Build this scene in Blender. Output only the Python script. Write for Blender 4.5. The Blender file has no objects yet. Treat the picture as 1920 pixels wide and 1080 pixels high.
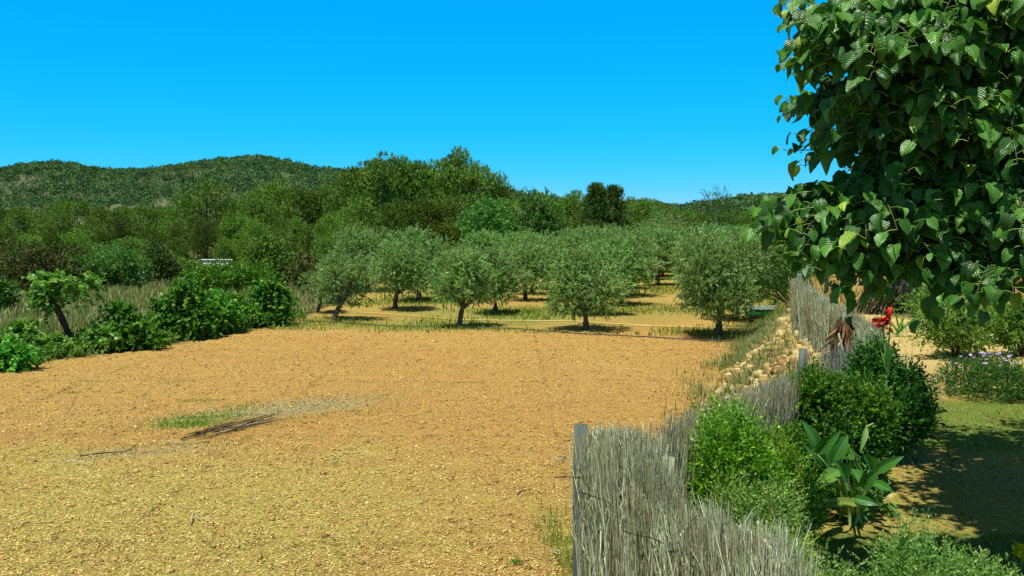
import bpy, math
import numpy as np
from mathutils import Vector, Matrix, noise as mnoise
R = math.radians
sc = bpy.context.scene
col = sc.collection

# ------------------------------------------------------------------ camera, sky, sun, exposure
F_PX, HOR, CAM_Z = 1663.0, 425.0, 3.8
PITCH = math.atan((540 - HOR) / F_PX)
cam_d = bpy.data.cameras.new('camera'); cam = bpy.data.objects.new('camera', cam_d); col.objects.link(cam)
cam.location = (0, 0, CAM_Z); cam.rotation_euler = (R(90) - PITCH, 0, 0)
cam_d.sensor_width = 36; cam_d.lens = 36 * F_PX / 1920; cam_d.clip_start = .05; cam_d.clip_end = 9000
sc.camera = cam
SKY_GRADE = [(.00062, 4.0), (1.60, .60), (5.0, .27)]
SUN_EL, SUN_AZ = 72, 212          # azimuth clockwise from +Y: high, behind the camera and to its left
w = bpy.data.worlds.new('World'); sc.world = w; w.use_nodes = True
nt = w.node_tree; bg = nt.nodes['Background']
sky = nt.nodes.new('ShaderNodeTexSky'); sky.sky_type = 'NISHITA'; sky.sun_disc = False
sky.sun_elevation = R(SUN_EL); sky.sun_rotation = R(SUN_AZ)
sky.air_density = 1.0; sky.dust_density = 0.0; sky.ozone_density = 3.0
# grade the clear sky per channel (deep saturated blue, darker towards the zenith)
spx = nt.nodes.new('ShaderNodeSeparateColor'); cmb = nt.nodes.new('ShaderNodeCombineColor'); nt.links.new(sky.outputs[0], spx.inputs[0])
tc = nt.nodes.new('ShaderNodeTexCoord'); sz_ = nt.nodes.new('ShaderNodeSeparateXYZ'); nt.links.new(tc.outputs['Generated'], sz_.inputs[0])
mr = nt.nodes.new('ShaderNodeMapRange'); mr.inputs['From Min'].default_value = .28; mr.inputs['From Max'].default_value = .5; mr.inputs['To Min'].default_value = 0; mr.inputs['To Max'].default_value = 1
nt.links.new(sz_.outputs[2], mr.inputs['Value'])
for k, (a_, p_) in enumerate(SKY_GRADE):
    pw = nt.nodes.new('ShaderNodeMath'); pw.operation = 'POWER'; pw.inputs[1].default_value = p_; nt.links.new(spx.outputs[k], pw.inputs[0])
    ml = nt.nodes.new('ShaderNodeMath'); ml.operation = 'MULTIPLY'; ml.inputs[1].default_value = a_; nt.links.new(pw.outputs[0], ml.inputs[0])
    nt.links.new(ml.outputs[0], cmb.inputs[k])
dim = nt.nodes.new('ShaderNodeVectorMath'); dim.operation = 'MULTIPLY'; dim.inputs[1].default_value = (.62, .50, .30); nt.links.new(sky.outputs[0], dim.inputs[0])
mz = nt.nodes.new('ShaderNodeMix'); mz.data_type = 'RGBA'; nt.links.new(mr.outputs[0], mz.inputs[0]); nt.links.new(cmb.outputs[0], mz.inputs[6]); nt.links.new(dim.outputs[0], mz.inputs[7])
nt.links.new(mz.outputs[2], bg.inputs['Color'])
bg.inputs['Strength'].default_value = 0.10
sd = bpy.data.lights.new('sun', 'SUN'); sun = bpy.data.objects.new('sun', sd); col.objects.link(sun)
sd.energy = 5.0; sd.angle = R(.53); sd.color = (1, .955, .86)
S = Vector((math.sin(R(SUN_AZ)) * math.cos(R(SUN_EL)), math.cos(R(SUN_AZ)) * math.cos(R(SUN_EL)), math.sin(R(SUN_EL))))
sun.rotation_euler = S.to_track_quat('Z', 'Y').to_euler(); sun.location = (0, 0, 50)
sc.view_settings.view_transform = 'Standard'; sc.view_settings.look = 'None'; sc.view_settings.exposure = 0.35; sc.view_settings.gamma = 1
sc.cycles.max_bounces = 6; sc.cycles.transparent_max_bounces = 4; sc.cycles.diffuse_bounces = 3; sc.cycles.transmission_bounces = 3
sc.cycles.glossy_bounces = 2; sc.cycles.use_denoising = False; sc.cycles.caustics_reflective = False; sc.cycles.caustics_refractive = False

# ------------------------------------------------------------------ helpers
cp, sp_ = math.cos(PITCH), math.sin(PITCH)
def ray(px, py):
    u, v = (px - 960) / F_PX, (540 - py) / F_PX
    return Vector((u, cp + v * sp_, -sp_ + v * cp))
def at(px, py, Y):
    d = ray(px, py); k = Y / d.y
    return Vector((d.x * k, Y, CAM_Z + d.z * k))
def on(px, py, z=0.0):
    d = ray(px, py); k = (z - CAM_Z) / d.z
    return Vector((d.x * k, d.y * k, z))

def tag(o, label=None, cat=None, group=None, kind=None):
    if label: o['label'] = label
    if cat: o['category'] = cat
    if group: o['group'] = group
    if kind: o['kind'] = kind
    return o
def empty(name, loc=(0, 0, 0), rz=0, label=None, cat=None, group=None):
    o = bpy.data.objects.new(name, None); col.objects.link(o); o.location = loc; o.rotation_euler = (0, 0, rz)
    return tag(o, label, cat, group)
KIDS = {}
def mk(name, V, F, mat, parent=None, rnd=None, uv=None, smooth=False, attrs=None):
    V = np.asarray(V, np.float32).reshape(-1, 3); F = np.asarray(F, np.int32)
    k = F.shape[1]
    me = bpy.data.meshes.new(name)
    me.vertices.add(len(V)); me.vertices.foreach_set('co', V.ravel())
    me.loops.add(F.size); me.loops.foreach_set('vertex_index', F.ravel())
    me.polygons.add(len(F)); me.polygons.foreach_set('loop_start', np.arange(0, F.size, k, dtype=np.int32))
    if smooth: me.polygons.foreach_set('use_smooth', np.ones(len(F), bool))
    if rnd is not None:
        a = me.attributes.new('rnd', 'FLOAT', 'FACE'); a.data.foreach_set('value', np.asarray(rnd, np.float32))
    if attrs:
        for nme, arr in attrs.items():
            a = me.attributes.new(nme, 'FLOAT', 'POINT'); a.data.foreach_set('value', np.asarray(arr, np.float32))
    if uv is not None:
        l = me.uv_layers.new(name='UVMap'); l.data.foreach_set('uv', np.asarray(uv, np.float32)[F.ravel()].ravel())
    me.update(); me.validate()
    me.materials.append(mat)
    o = bpy.data.objects.new(name, me); col.objects.link(o)
    if parent: o.parent = parent; KIDS.setdefault(parent.name, []).append(o)
    return o
def dup(root, loc, rz=0, scale=1.0, label=None, cat=None, group=None, sz=None):
    r = root.copy(); col.objects.link(r); r.location = loc; r.rotation_euler = (0, 0, rz)
    r.scale = (scale, scale, sz if sz else scale); tag(r, label, cat, group)
    for ch in KIDS.get(root.name, []):
        c = ch.copy(); col.objects.link(c); c.parent = r
    return r
def cat_geo(parts):
    Vs, Fs, Rs, n = [], [], [], 0
    for V, F, r in parts:
        Vs.append(V); Fs.append(F + n); Rs.append(r); n += len(V)
    return np.concatenate(Vs), np.concatenate(Fs), np.concatenate(Rs)
def norm(a): return a / (np.linalg.norm(a, axis=-1, keepdims=True) + 1e-9)
def tubes(paths, radii, sides=5, rnd=None, cap=True):
    """paths (N,K,3), radii (N,K): N tubes with quads."""
    P = np.asarray(paths, float); Rr = np.asarray(radii, float); N, K, _ = P.shape
    T = norm(np.gradient(P, axis=1)); ref = np.where(np.abs(T[..., 2:3]) > .8, np.array([1., 0, 0]), np.array([0, 0, 1.]))
    ref = np.broadcast_to(ref[:, :1], T.shape)
    A = norm(np.cross(T, ref)); B = np.cross(T, A)
    th = np.linspace(0, 2 * math.pi, sides, endpoint=False)
    V = P[:, :, None] + Rr[:, :, None, None] * (np.cos(th)[:, None] * A[:, :, None] + np.sin(th)[:, None] * B[:, :, None])
    i = np.arange(sides); j = (i + 1) % sides; k = np.arange(K - 1)[:, None]
    f = np.stack([k * sides + i, k * sides + j, (k + 1) * sides + j, (k + 1) * sides + i], -1).reshape(-1, 4)
    F = (np.arange(N)[:, None, None] * K * sides + f).reshape(-1, 4)
    r = np.repeat(np.zeros(N) if rnd is None else rnd, len(f))
    V = V.reshape(-1, 3)
    if cap:   # fan caps as degenerate-free quads over centre vertices
        base = np.arange(N) * K * sides; nV = len(V)
        C = np.concatenate([P[:, 0], P[:, -1]]); V = np.concatenate([V, C])
        cf = []
        for e, off in ((0, 0), (1, (K - 1) * sides)):
            cidx = nV + e * N + np.arange(N)
            for a in range(0, sides, 2):
                b, c = (a + 1) % sides, (a + 2) % sides
                q = np.stack([cidx, base + off + a, base + off + b, base + off + (c if c != a else b)], -1)
                cf.append(q)
        cf = np.concatenate(cf); F = np.concatenate([F, cf]); r = np.concatenate([r, np.tile(np.zeros(N) if rnd is None else rnd, len(cf) // N)])
    return V, F, r
def bez(p0, p1, p2, n):
    t = np.linspace(0, 1, n)[:, None]; p0, p1, p2 = map(lambda q: np.asarray(q, float), (p0, p1, p2))
    return (1 - t) ** 2 * p0 + 2 * t * (1 - t) * p1 + t * t * p2
def rot_frame(D, N):
    D = norm(D); X = norm(np.cross(D, N)); N = np.cross(X, D); return X, D, N
DIAM = np.array([[0, 0, 0], [-.5, .45, .12], [0, 1, -.05], [.5, .45, .12]]); DIAM_F = np.array([[0, 3, 2, 1]])
def leaves(P, D, N, L, W, T=DIAM, TF=DIAM_F, rnd=None):
    X, D, N = rot_frame(D, N); n = len(P)
    L = np.broadcast_to(L, n); W = np.broadcast_to(W, n)
    V = P[:, None] + X[:, None] * (T[None, :, 0:1] * W[:, None, None]) + D[:, None] * (T[None, :, 1:2] * L[:, None, None]) + N[:, None] * (T[None, :, 2:3] * W[:, None, None])
    F = (np.arange(n)[:, None, None] * len(T) + TF[None]).reshape(-1, TF.shape[1])
    return V.reshape(-1, 3), F, np.repeat(rnd if rnd is not None else np.zeros(n), len(TF))
def rdir(rng, n): return norm(rng.normal(size=(n, 3)))
def sublobes(rng, c, Rv, n, f=(.3, .5), zmin=-.5, core=True):
    c = np.asarray(c, float); Rv = np.asarray(Rv, float); out = []
    d = rdir(rng, n * 3); d = d[d[:, 2] > zmin][:n]
    for q in d:
        s = rng.uniform(*f); out.append((c + q * Rv * (1 - s * .75), Rv * s * rng.uniform(.8, 1.2, 3)))
    if core: out.append((c, Rv * .62))
    return out
def shoots(rng, lobes, n, slen, k, L, W, up=.4, shell=.55, jit=.6, spread=.9, droop=0., face=.5, T=DIAM, TF=DIAM_F, zmin=None):
    C = np.array([l[0] for l in lobes]); Q = np.array([l[1] for l in lobes]); wt = np.prod(Q, 1) ** (2 / 3); wt /= wt.sum()
    li = rng.choice(len(lobes), n, p=wt); d = rdir(rng, n)
    r = shell + (1 - shell) * rng.random(n) ** .6
    p = C[li] + d * r[:, None] * Q[li]
    o = norm(d / Q[li]); z = np.array([0, 0, 1.])
    s = norm(o + up * z + jit * rdir(rng, n)); srn = rng.random(n); sl = slen * rng.uniform(.6, 1.3, n)
    t = np.linspace(.05, 1, k)[None, :, None]
    P = p[:, None] + s[:, None] * t * sl[:, None, None] - z * droop * (t ** 2) * sl[:, None, None]
    P = P.reshape(-1, 3); m = n * k
    S3 = np.repeat(s, k, 0); O3 = np.repeat(o, k, 0)
    D = norm(S3 + spread * rdir(rng, m) - z * droop * .6)
    N = norm(face * (O3 + .5 * z) + .8 * rdir(rng, m))
    rn = np.clip(np.repeat(srn, k) * .6 + rng.random(m) * .4, 0, 1)
    Lr = L * rng.uniform(.65, 1.3, m); Wr = W * rng.uniform(.7, 1.3, m)
    if zmin is not None:
        k_ = P[:, 2] > zmin; P, D, N, Lr, Wr, rn = P[k_], D[k_], N[k_], Lr[k_], Wr[k_], rn[k_]
    return leaves(P, D, N, Lr, Wr, T, TF, rn)

# ------------------------------------------------------------------ materials
def newmat(name):
    m = bpy.data.materials.new(name); m.use_nodes = True; n = m.node_tree.nodes; return m, m.node_tree, n['Principled BSDF'], n['Material Output']
def ramp(nt, stops, inp):
    r = nt.nodes.new('ShaderNodeValToRGB'); e = r.color_ramp.elements
    while len(e) < len(stops): e.new(.5)
    for x, (p, c) in zip(e, stops): x.position = p; x.color = (*c, 1)
    nt.links.new(inp, r.inputs[0]); return r.outputs[0]
def attr(nt, n):
    a = nt.nodes.new('ShaderNodeAttribute'); a.attribute_name = n; return a.outputs['Fac']
def noise(nt, scale, detail=4, vec=None, rough=.6):
    t = nt.nodes.new('ShaderNodeTexNoise'); t.inputs['Scale'].default_value = scale; t.inputs['Detail'].default_value = detail; t.inputs['Roughness'].default_value = rough
    if vec is None:
        g = nt.nodes.new('ShaderNodeTexCoord'); vec = g.outputs['Object']
    nt.links.new(vec, t.inputs['Vector']); return t.outputs['Fac']
def mixc(nt, fac, a, b, mode='MIX'):
    m = nt.nodes.new('ShaderNodeMix'); m.data_type = 'RGBA'; m.blend_type = mode; m.clamp_factor = True
    for s, v in ((0, fac), (6, a), (7, b)):
        if isinstance(v, (int, float)): m.inputs[s].default_value = v
        elif isinstance(v, tuple): m.inputs[s].default_value = (*v, 1)
        else: nt.links.new(v, m.inputs[s])
    return m.outputs[2]
def mth(nt, op, a, b=0., clamp=False):
    m = nt.nodes.new('ShaderNodeMath'); m.operation = op; m.use_clamp = clamp
    for s, v in ((0, a), (1, b)):
        if isinstance(v, (int, float)): m.inputs[s].default_value = v
        else: nt.links.new(v, m.inputs[s])
    return m.outputs[0]
def bump(nt, h, strength, dist, bs):
    b = nt.nodes.new('ShaderNodeBump'); b.inputs['Strength'].default_value = strength; b.inputs['Distance'].default_value = dist
    nt.links.new(h, b.inputs['Height']); nt.links.new(b.outputs[0], bs.inputs['Normal']); return b
def leafmat(name, stops, rough=.5, trans=.3, tcol=None, back=None, spec=.4, objvar=.25):
    m, nt, bs, out = newmat(name)
    c = ramp(nt, stops, attr(nt, 'rnd'))
    oi = nt.nodes.new('ShaderNodeObjectInfo')
    hs = nt.nodes.new('ShaderNodeHueSaturation'); nt.links.new(c, hs.inputs['Color'])
    nt.links.new(mth(nt, 'ADD', mth(nt, 'MULTIPLY', oi.outputs['Random'], objvar * 2), 1 - objvar), hs.inputs['Value'])
    nt.links.new(mth(nt, 'ADD', mth(nt, 'MULTIPLY', oi.outputs['Random'], .024), .496), hs.inputs['Hue'])
    c = hs.outputs[0]
    if back:
        g = nt.nodes.new('ShaderNodeNewGeometry'); c = mixc(nt, mth(nt, 'MULTIPLY', g.outputs['Backfacing'], .75), c, back)
    nt.links.new(c, bs.inputs['Base Color']); bs.inputs['Roughness'].default_value = rough; bs.inputs['Specular IOR Level'].default_value = spec
    tr = nt.nodes.new('ShaderNodeBsdfTranslucent'); nt.links.new(mixc(nt, 1., c, tcol or (1.2, 1.5, .5), 'MULTIPLY'), tr.inputs['Color'])
    mx = nt.nodes.new('ShaderNodeMixShader'); mx.inputs[0].default_value = trans
    nt.links.new(bs.outputs[0], mx.inputs[1]); nt.links.new(tr.outputs[0], mx.inputs[2]); nt.links.new(mx.outputs[0], out.inputs['Surface'])
    return m
def stickmat(name, stops, nscale=30, rough=.85):
    m, nt, bs, out = newmat(name)
    c = ramp(nt, stops, attr(nt, 'rnd')); n = noise(nt, nscale, 3)
    c = mixc(nt, .6, c, ramp(nt, [(.3, (.45, .45, .45)), (.7, (1.3, 1.3, 1.3))], n), 'MULTIPLY')
    nt.links.new(c, bs.inputs['Base Color']); bs.inputs['Roughness'].default_value = rough; bs.inputs['Specular IOR Level'].default_value = .2
    return m
def barkmat(name, a, b, scale=6, stretch=(1, 1, .25)):
    m, nt, bs, out = newmat(name)
    g = nt.nodes.new('ShaderNodeTexCoord'); mp = nt.nodes.new('ShaderNodeMapping'); mp.inputs['Scale'].default_value = stretch
    nt.links.new(g.outputs['Object'], mp.inputs['Vector'])
    n = noise(nt, scale * 3, 6, mp.outputs[0], .7)
    nt.links.new(ramp(nt, [(.35, a), (.65, b)], n), bs.inputs['Base Color']); bs.inputs['Roughness'].default_value = .9
    bump(nt, n, .9, .05, bs); return m
def plain(name, c, rough=.6, var=.2, scale=8, metal=0):
    m, nt, bs, out = newmat(name); n = noise(nt, scale, 5)
    lo = tuple(x * (1 - var) for x in c); hi = tuple(min(1, x * (1 + var)) for x in c)
    nt.links.new(ramp(nt, [(.3, lo), (.7, hi)], n), bs.inputs['Base Color']); bs.inputs['Roughness'].default_value = rough; bs.inputs['Metallic'].default_value = metal
    bump(nt, n, .3, .01, bs); return m
M = {}
M['olive'] = leafmat('olive_leaves', [(0, (.07, .155, .018)), (.5, (.205, .36, .06)), (1, (.46, .62, .21))], .42, .22, (1.1, 1.3, .5), (.25, .37, .15), .5, .16)
M['pine'] = leafmat('pine_needles', [(0, (.030, .080, .012)), (.6, (.130, .222, .026)), (1, (.34, .44, .05))], .6, .12, (1.2, 1.3, .4), None, .2, .42)
M['farpine'] = leafmat('far_pine_needles', [(0, (.025, .07, .030)), (.5, (.075, .15, .055)), (.94, (.15, .235, .065)), (1, (.17, .17, .05))], .8, .1, None, None, .1, .1)
M['dark'] = leafmat('dark_conifer_needles', [(0, (.035, .075, .014)), (1, (.13, .21, .04))], .6, .15, None, None, .2, .2)
M['broad'] = leafmat('broad_leaves', [(0, (.045, .12, .02)), (1, (.17, .34, .07))], .55, .3, None, None, .25, .2)
M['vine'] = leafmat('vine_leaves', [(0, (.03, .11, .012)), (.6, (.09, .26, .03)), (.9, (.26, .48, .06)), (1, (.45, .42, .06))], .55, .35, None, None, .2, .2)
M['vinelight'] = leafmat('pale_vine_leaves', [(0, (.04, .12, .02)), (.5, (.16, .30, .04)), (1, (.36, .48, .12))], .4, .35, None, None, .4, .1)
M['shrub'] = leafmat('garden_shrub_leaves', [(0, (.05, .14, .008)), (.6, (.185, .36, .02)), (1, (.40, .57, .04))], .4, .35, None, None, .5, .15)
M['shrubmid'] = leafmat('mid_shrub_leaves', [(0, (.03, .09, .008)), (.6, (.10, .24, .02)), (1, (.24, .42, .04))], .5, .3, None, None, .25, .1)
M['shrubdark'] = leafmat('dark_shrub_leaves', [(0, (.02, .06, .008)), (.6, (.055, .155, .018)), (1, (.14, .31, .04))], .5, .25, None, None, .25, .1)
M['shrubyellow'] = leafmat('yellow_shrub_leaves', [(0, (.10, .20, .02)), (.5, (.25, .36, .03)), (1, (.55, .58, .04))], .5, .35, None, None, .4, .1)
M['greygreen'] = leafmat('grey_green_leaves', [(0, (.07, .15, .03)), (.5, (.19, .33, .07)), (.9, (.36, .46, .12)), (1, (.6, .6, .06))], .5, .3, None, None, .4, .1)
M['bush'] = leafmat('scrub_leaves', [(0, (.025, .06, .008)), (.6, (.06, .125, .015)), (1, (.13, .22, .03))], .5, .25, None, None, .35, .2)
M['brownbush'] = leafmat('brown_scrub_leaves', [(0, (.035, .045, .010)), (.6, (.09, .10, .022)), (1, (.16, .16, .04))], .6, .2, None, None, .2, .1)
M['rose'] = leafmat('rose_leaves', [(0, (.04, .10, .015)), (.6, (.14, .26, .03)), (1, (.36, .46, .08))], .4, .35, None, None, .5, .1)
M['drygrass'] = leafmat('dry_grass_blades', [(0, (.07, .13, .025)), (.5, (.20, .25, .08)), (1, (.42, .40, .18))], .7, .3, (1.1, 1.1, .6), None, .2, 0)
M['greengrass'] = leafmat('green_grass_blades', [(0, (.05, .12, .012)), (.5, (.15, .25, .025)), (1, (.38, .38, .07))], .6, .35, None, None, .3, 0)
M['fresh'] = leafmat('fresh_grass_blades', [(0, (.08, .22, .01)), (1, (.26, .48, .03))], .5, .4, None, None, .3, 0)
M['lawn'] = leafmat('lawn_blades', [(0, (.10, .24, .012)), (.6, (.25, .42, .03)), (1, (.55, .52, .12))], .6, .35, None, None, .3, 0)
M['straw'] = stickmat('straw_chips', [(0, (.08, .04, .02)), (.3, (.36, .22, .07)), (.65, (.62, .47, .13)), (1, (.86, .76, .36))], 5)
M['clod'] = stickmat('soil_clods', [(0, (.24, .13, .045)), (1, (.60, .41, .15))], 40)
M['twig'] = stickmat('heather_twigs', [(0, (.09, .05, .022)), (.28, (.30, .26, .13)), (.6, (.50, .56, .33)), (1, (.82, .90, .66))], 25)
M['twigbrown'] = stickmat('brown_heather_twigs', [(0, (.12, .10, .045)), (.5, (.42, .40, .23)), (1, (.70, .70, .48))], 25)
M['greytwig'] = stickmat('silver_twigs', [(0, (.10, .12, .09)), (.5, (.24, .28, .21)), (1, (.45, .52, .42))], 25)
M['reed'] = stickmat('old_reeds', [(0, (.05, .035, .02)), (.6, (.15, .11, .06)), (1, (.36, .31, .19))], 20)
M['dead'] = stickmat('dead_leaves', [(0, (.05, .022, .01)), (.6, (.17, .085, .03)), (1, (.36, .24, .08))], 20)
M['olivebark'] = barkmat('olive_bark', (.035, .025, .018), (.16, .13, .09))
M['pinebark'] = barkmat('pine_bark', (.04, .028, .02), (.17, .13, .10), 3)
M['vinebark'] = barkmat('vine_bark', (.03, .012, .007), (.13, .055, .03), 9)
M['mulbark'] = barkmat('mulberry_bark', (.04, .035, .022), (.17, .14, .09), 8)
M['post'] = barkmat('weathered_post', (.06, .085, .075), (.19, .23, .19), 10, (1, 1, .08))
M['newpost'] = barkmat('pale_post', (.30, .33, .19), (.46, .50, .31), 10, (1, 1, .1))
M['darkpost'] = barkmat('dark_post', (.02, .014, .01), (.10, .07, .05), 10, (1, 1, .15))
M['wire'] = plain('dark_wire', (.012, .010, .010), .5)
M['palewire'] = plain('pale_tie', (.42, .38, .24), .7)
M['hose'] = plain('pale_hose', (.55, .42, .12), .5, .1)
M['darkhose'] = plain('black_hose', (.03, .025, .02), .5)
M['white'] = plain('white_render', (.60, .62, .58), .8, .2, 3)
M['drum'] = plain('white_plastic', (.62, .70, .66), .4, .06)
M['tank'] = plain('green_paint', (.015, .20, .07), .35, .5, 6)
M['rubber'] = plain('black_rubber', (.012, .01, .015), .7)
M['rust'] = plain('red_brown_paint', (.11, .02, .012), .6, .4)
M['grey'] = plain('grey_plastic', (.42, .45, .42), .5, .15)
M['rock'] = None

# rock
m, nt_, bs, out = newmat('limestone'); n1 = noise(nt_, 5, 6); n2 = noise(nt_, 40, 5)
c = ramp(nt_, [(.25, (.20, .12, .035)), (.55, (.42, .29, .09)), (.8, (.58, .46, .19))], attr(nt_, 'rnd'))
c = mixc(nt_, .7, c, ramp(nt_, [(.3, (.6, .55, .5)), (.7, (1.2, 1.2, 1.15))], n1), 'MULTIPLY')
nt_.links.new(c, bs.inputs['Base Color']); bs.inputs['Roughness'].default_value = .9; bump(nt_, n2, .6, .02, bs); M['rock'] = m

# ground: field earth, orchard, bank, scrub, lawn chosen by the 'zones' of the terrain sheet
m, nt_, bs, out = newmat('earth')
n_l = noise(nt_, .12, 3); n_m = noise(nt_, 1.3, 5); n_f = noise(nt_, 24, 6, None, .8); n_ff = noise(nt_, 90, 4, None, .7)
vo = nt_.nodes.new('ShaderNodeTexVoronoi'); vo.inputs['Scale'].default_value = 22; g_ = nt_.nodes.new('ShaderNodeTexCoord'); nt_.links.new(g_.outputs['Object'], vo.inputs['Vector'])
soil = ramp(nt_, [(.33, (.18, .088, .032)), (.44, (.445, .262, .076)), (.56, (.57, .365, .108)), (.69, (.79, .585, .21))], n_f)
soil = mixc(nt_, .5, soil, ramp(nt_, [(.3, (.84, .80, .78)), (.7, (1.12, 1.12, 1.06))], n_m), 'MULTIPLY')
soil = mixc(nt_, .9, soil, ramp(nt_, [(.35, (1.0, .93, .86)), (.65, (1.02, 1.1, 1.06))], n_l), 'MULTIPLY')
soil = mixc(nt_, .5, soil, ramp(nt_, [(.3, (.55, .5, .45)), (.5, (1, 1, 1)), (.72, (1.3, 1.3, 1.2))], n_ff), 'MULTIPLY')
straw = ramp(nt_, [(.3, (.24, .17, .04)), (.5, (.50, .42, .095)), (.72, (.78, .70, .22))], n_f)
pale = ramp(nt_, [(.3, (.36, .27, .09)), (.5, (.68, .52, .19)), (.72, (.90, .74, .34))], n_f)
grassc = ramp(nt_, [(.3, (.09, .14, .025)), (.5, (.20, .26, .05)), (.72, (.42, .40, .11))], n_f)
dark = ramp(nt_, [(.3, (.05, .055, .02)), (.5, (.11, .11, .035)), (.72, (.22, .19, .07))], n_f)
greyc = ramp(nt_, [(.3, (.22, .18, .08)), (.5, (.38, .33, .16)), (.72, (.58, .52, .30))], n_f)
def nmask(z, amt=.6):     # zone mask broken up by noise
    a = attr(nt_, z); x = mth(nt_, 'ADD', a, mth(nt_, 'MULTIPLY', mth(nt_, 'SUBTRACT', mth(nt_, 'ADD', mth(nt_, 'MULTIPLY', n_m, .6), mth(nt_, 'MULTIPLY', n_f, .4)), .5), amt * 1.6)); 
    x = mth(nt_, 'MULTIPLY', mth(nt_, 'SUBTRACT', x, .28), 1.9, True); return mth(nt_, 'MULTIPLY', x, mth(nt_, 'MULTIPLY', a, 6., True))
c = soil
for z, cc in (('straw', straw), ('greyp', greyc), ('grass', grassc), ('pale', pale), ('scrub', dark)):
    c = mixc(nt_, nmask(z), c, cc)
nt_.links.new(c, bs.inputs['Base Color']); bs.inputs['Roughness'].default_value = .95; bs.inputs['Specular IOR Level'].default_value = .1
hh = mth(nt_, 'ADD', n_f, mth(nt_, 'MULTIPLY', vo.outputs['Distance'], .6)); bump(nt_, hh, 1.0, .06, bs); M['earth'] = m
m, nt_, bs, out = newmat('hill_earth'); n1 = noise(nt_, .03, 6)
nt_.links.new(ramp(nt_, [(.35, (.06, .08, .03)), (.6, (.09, .11, .045)), (.75, (.17, .17, .09))], n1), bs.inputs['Base Color']); bs.inputs['Roughness'].default_value = 1; M['hill'] = m

# mulberry leaf with veins in UV: u across -1..1, v along 0..1
m, nt_, bs, out = newmat('mulberry_leaves')
uvn = nt_.nodes.new('ShaderNodeUVMap'); sx = nt_.nodes.new('ShaderNodeSeparateXYZ'); nt_.links.new(uvn.outputs[0], sx.inputs[0])
au = mth(nt_, 'ABSOLUTE', sx.outputs[0])
ph = mth(nt_, 'SUBTRACT', sx.outputs[1], mth(nt_, 'MULTIPLY', au, .38))
lat = mth(nt_, 'POWER', mth(nt_, 'ABSOLUTE', mth(nt_, 'SINE', mth(nt_, 'MULTIPLY', ph, 22.))), .6)
mid = mth(nt_, 'MULTIPLY', au, 14., True)
veins = mth(nt_, 'MINIMUM', lat, mid)
n1 = noise(nt_, 60, 3)
hgt = mth(nt_, 'ADD', veins, mth(nt_, 'MULTIPLY', n1, .5))
c = ramp(nt_, [(0, (.015, .070, .008)), (.5, (.05, .17, .018)), (.88, (.12, .31, .035)), (1, (.34, .46, .05))], attr(nt_, 'rnd'))
c = mixc(nt_, mth(nt_, 'MULTIPLY', mth(nt_, 'SUBTRACT', 1., mth(nt_, 'MULTIPLY', veins, 2.5, True)), .28), c, (.20, .36, .10))
g = nt_.nodes.new('ShaderNodeNewGeometry'); c = mixc(nt_, mth(nt_, 'MULTIPLY', g.outputs['Backfacing'], .6), c, (.10, .19, .05))
nt_.links.new(c, bs.inputs['Base Color']); bs.inputs['Roughness'].default_value = .36; bs.inputs['Specular IOR Level'].default_value = .42
b = bump(nt_, hgt, .32, .010, bs)
tr = nt_.nodes.new('ShaderNodeBsdfTranslucent'); nt_.links.new(mixc(nt_, 1., c, (1.3, 1.6, .4), 'MULTIPLY'), tr.inputs['Color'])
mx = nt_.nodes.new('ShaderNodeMixShader'); mx.inputs[0].default_value = .24
nt_.links.new(bs.outputs[0], mx.inputs[1]); nt_.links.new(tr.outputs[0], mx.inputs[2]); nt_.links.new(mx.outputs[0], out.inputs['Surface']); M['mul'] = m
# canna leaf: fine parallel veins
m, nt_, bs, out = newmat('canna_leaves')
uvn = nt_.nodes.new('ShaderNodeUVMap'); sx = nt_.nodes.new('ShaderNodeSeparateXYZ'); nt_.links.new(uvn.outputs[0], sx.inputs[0])
au = mth(nt_, 'ABSOLUTE', sx.outputs[0]); lat = mth(nt_, 'SINE', mth(nt_, 'MULTIPLY', mth(nt_, 'SUBTRACT', sx.outputs[1], mth(nt_, 'MULTIPLY', au, .3)), 90.))
c = ramp(nt_, [(0, (.02, .10, .02)), (.6, (.06, .21, .03)), (.85, (.17, .33, .05)), (1, (.40, .34, .05))], attr(nt_, 'rnd'))
c = mixc(nt_, mth(nt_, 'SUBTRACT', 1., mth(nt_, 'MULTIPLY', au, 18., True)), c, (.3, .42, .12))
nt_.links.new(c, bs.inputs['Base Color']); bs.inputs['Roughness'].default_value = .35; bump(nt_, lat, .25, .004, bs)
tr = nt_.nodes.new('ShaderNodeBsdfTranslucent'); nt_.links.new(mixc(nt_, 1., c, (1.3, 1.6, .4), 'MULTIPLY'), tr.inputs['Color'])
mx = nt_.nodes.new('ShaderNodeMixShader'); mx.inputs[0].default_value = .3
nt_.links.new(bs.outputs[0], mx.inputs[1]); nt_.links.new(tr.outputs[0], mx.inputs[2]); nt_.links.new(mx.outputs[0], out.inputs['Surface']); M['canna'] = m
def petal(name, a, b):
    return leafmat(name, [(0, a), (1, b)], .45, .3, (1, 1, 1), None, .4, 0)
M['red'] = petal('red_petals', (.30, .004, .006), (.75, .02, .008)); M['orange'] = petal('orange_petals', (.80, .03, .01), (1, .07, .02))
M['purple'] = petal('purple_petals', (.38, .20, .60), (.72, .55, .85)); M['yellow'] = petal('yellow_petals', (.8, .6, .01), (.9, .75, .02))

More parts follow.
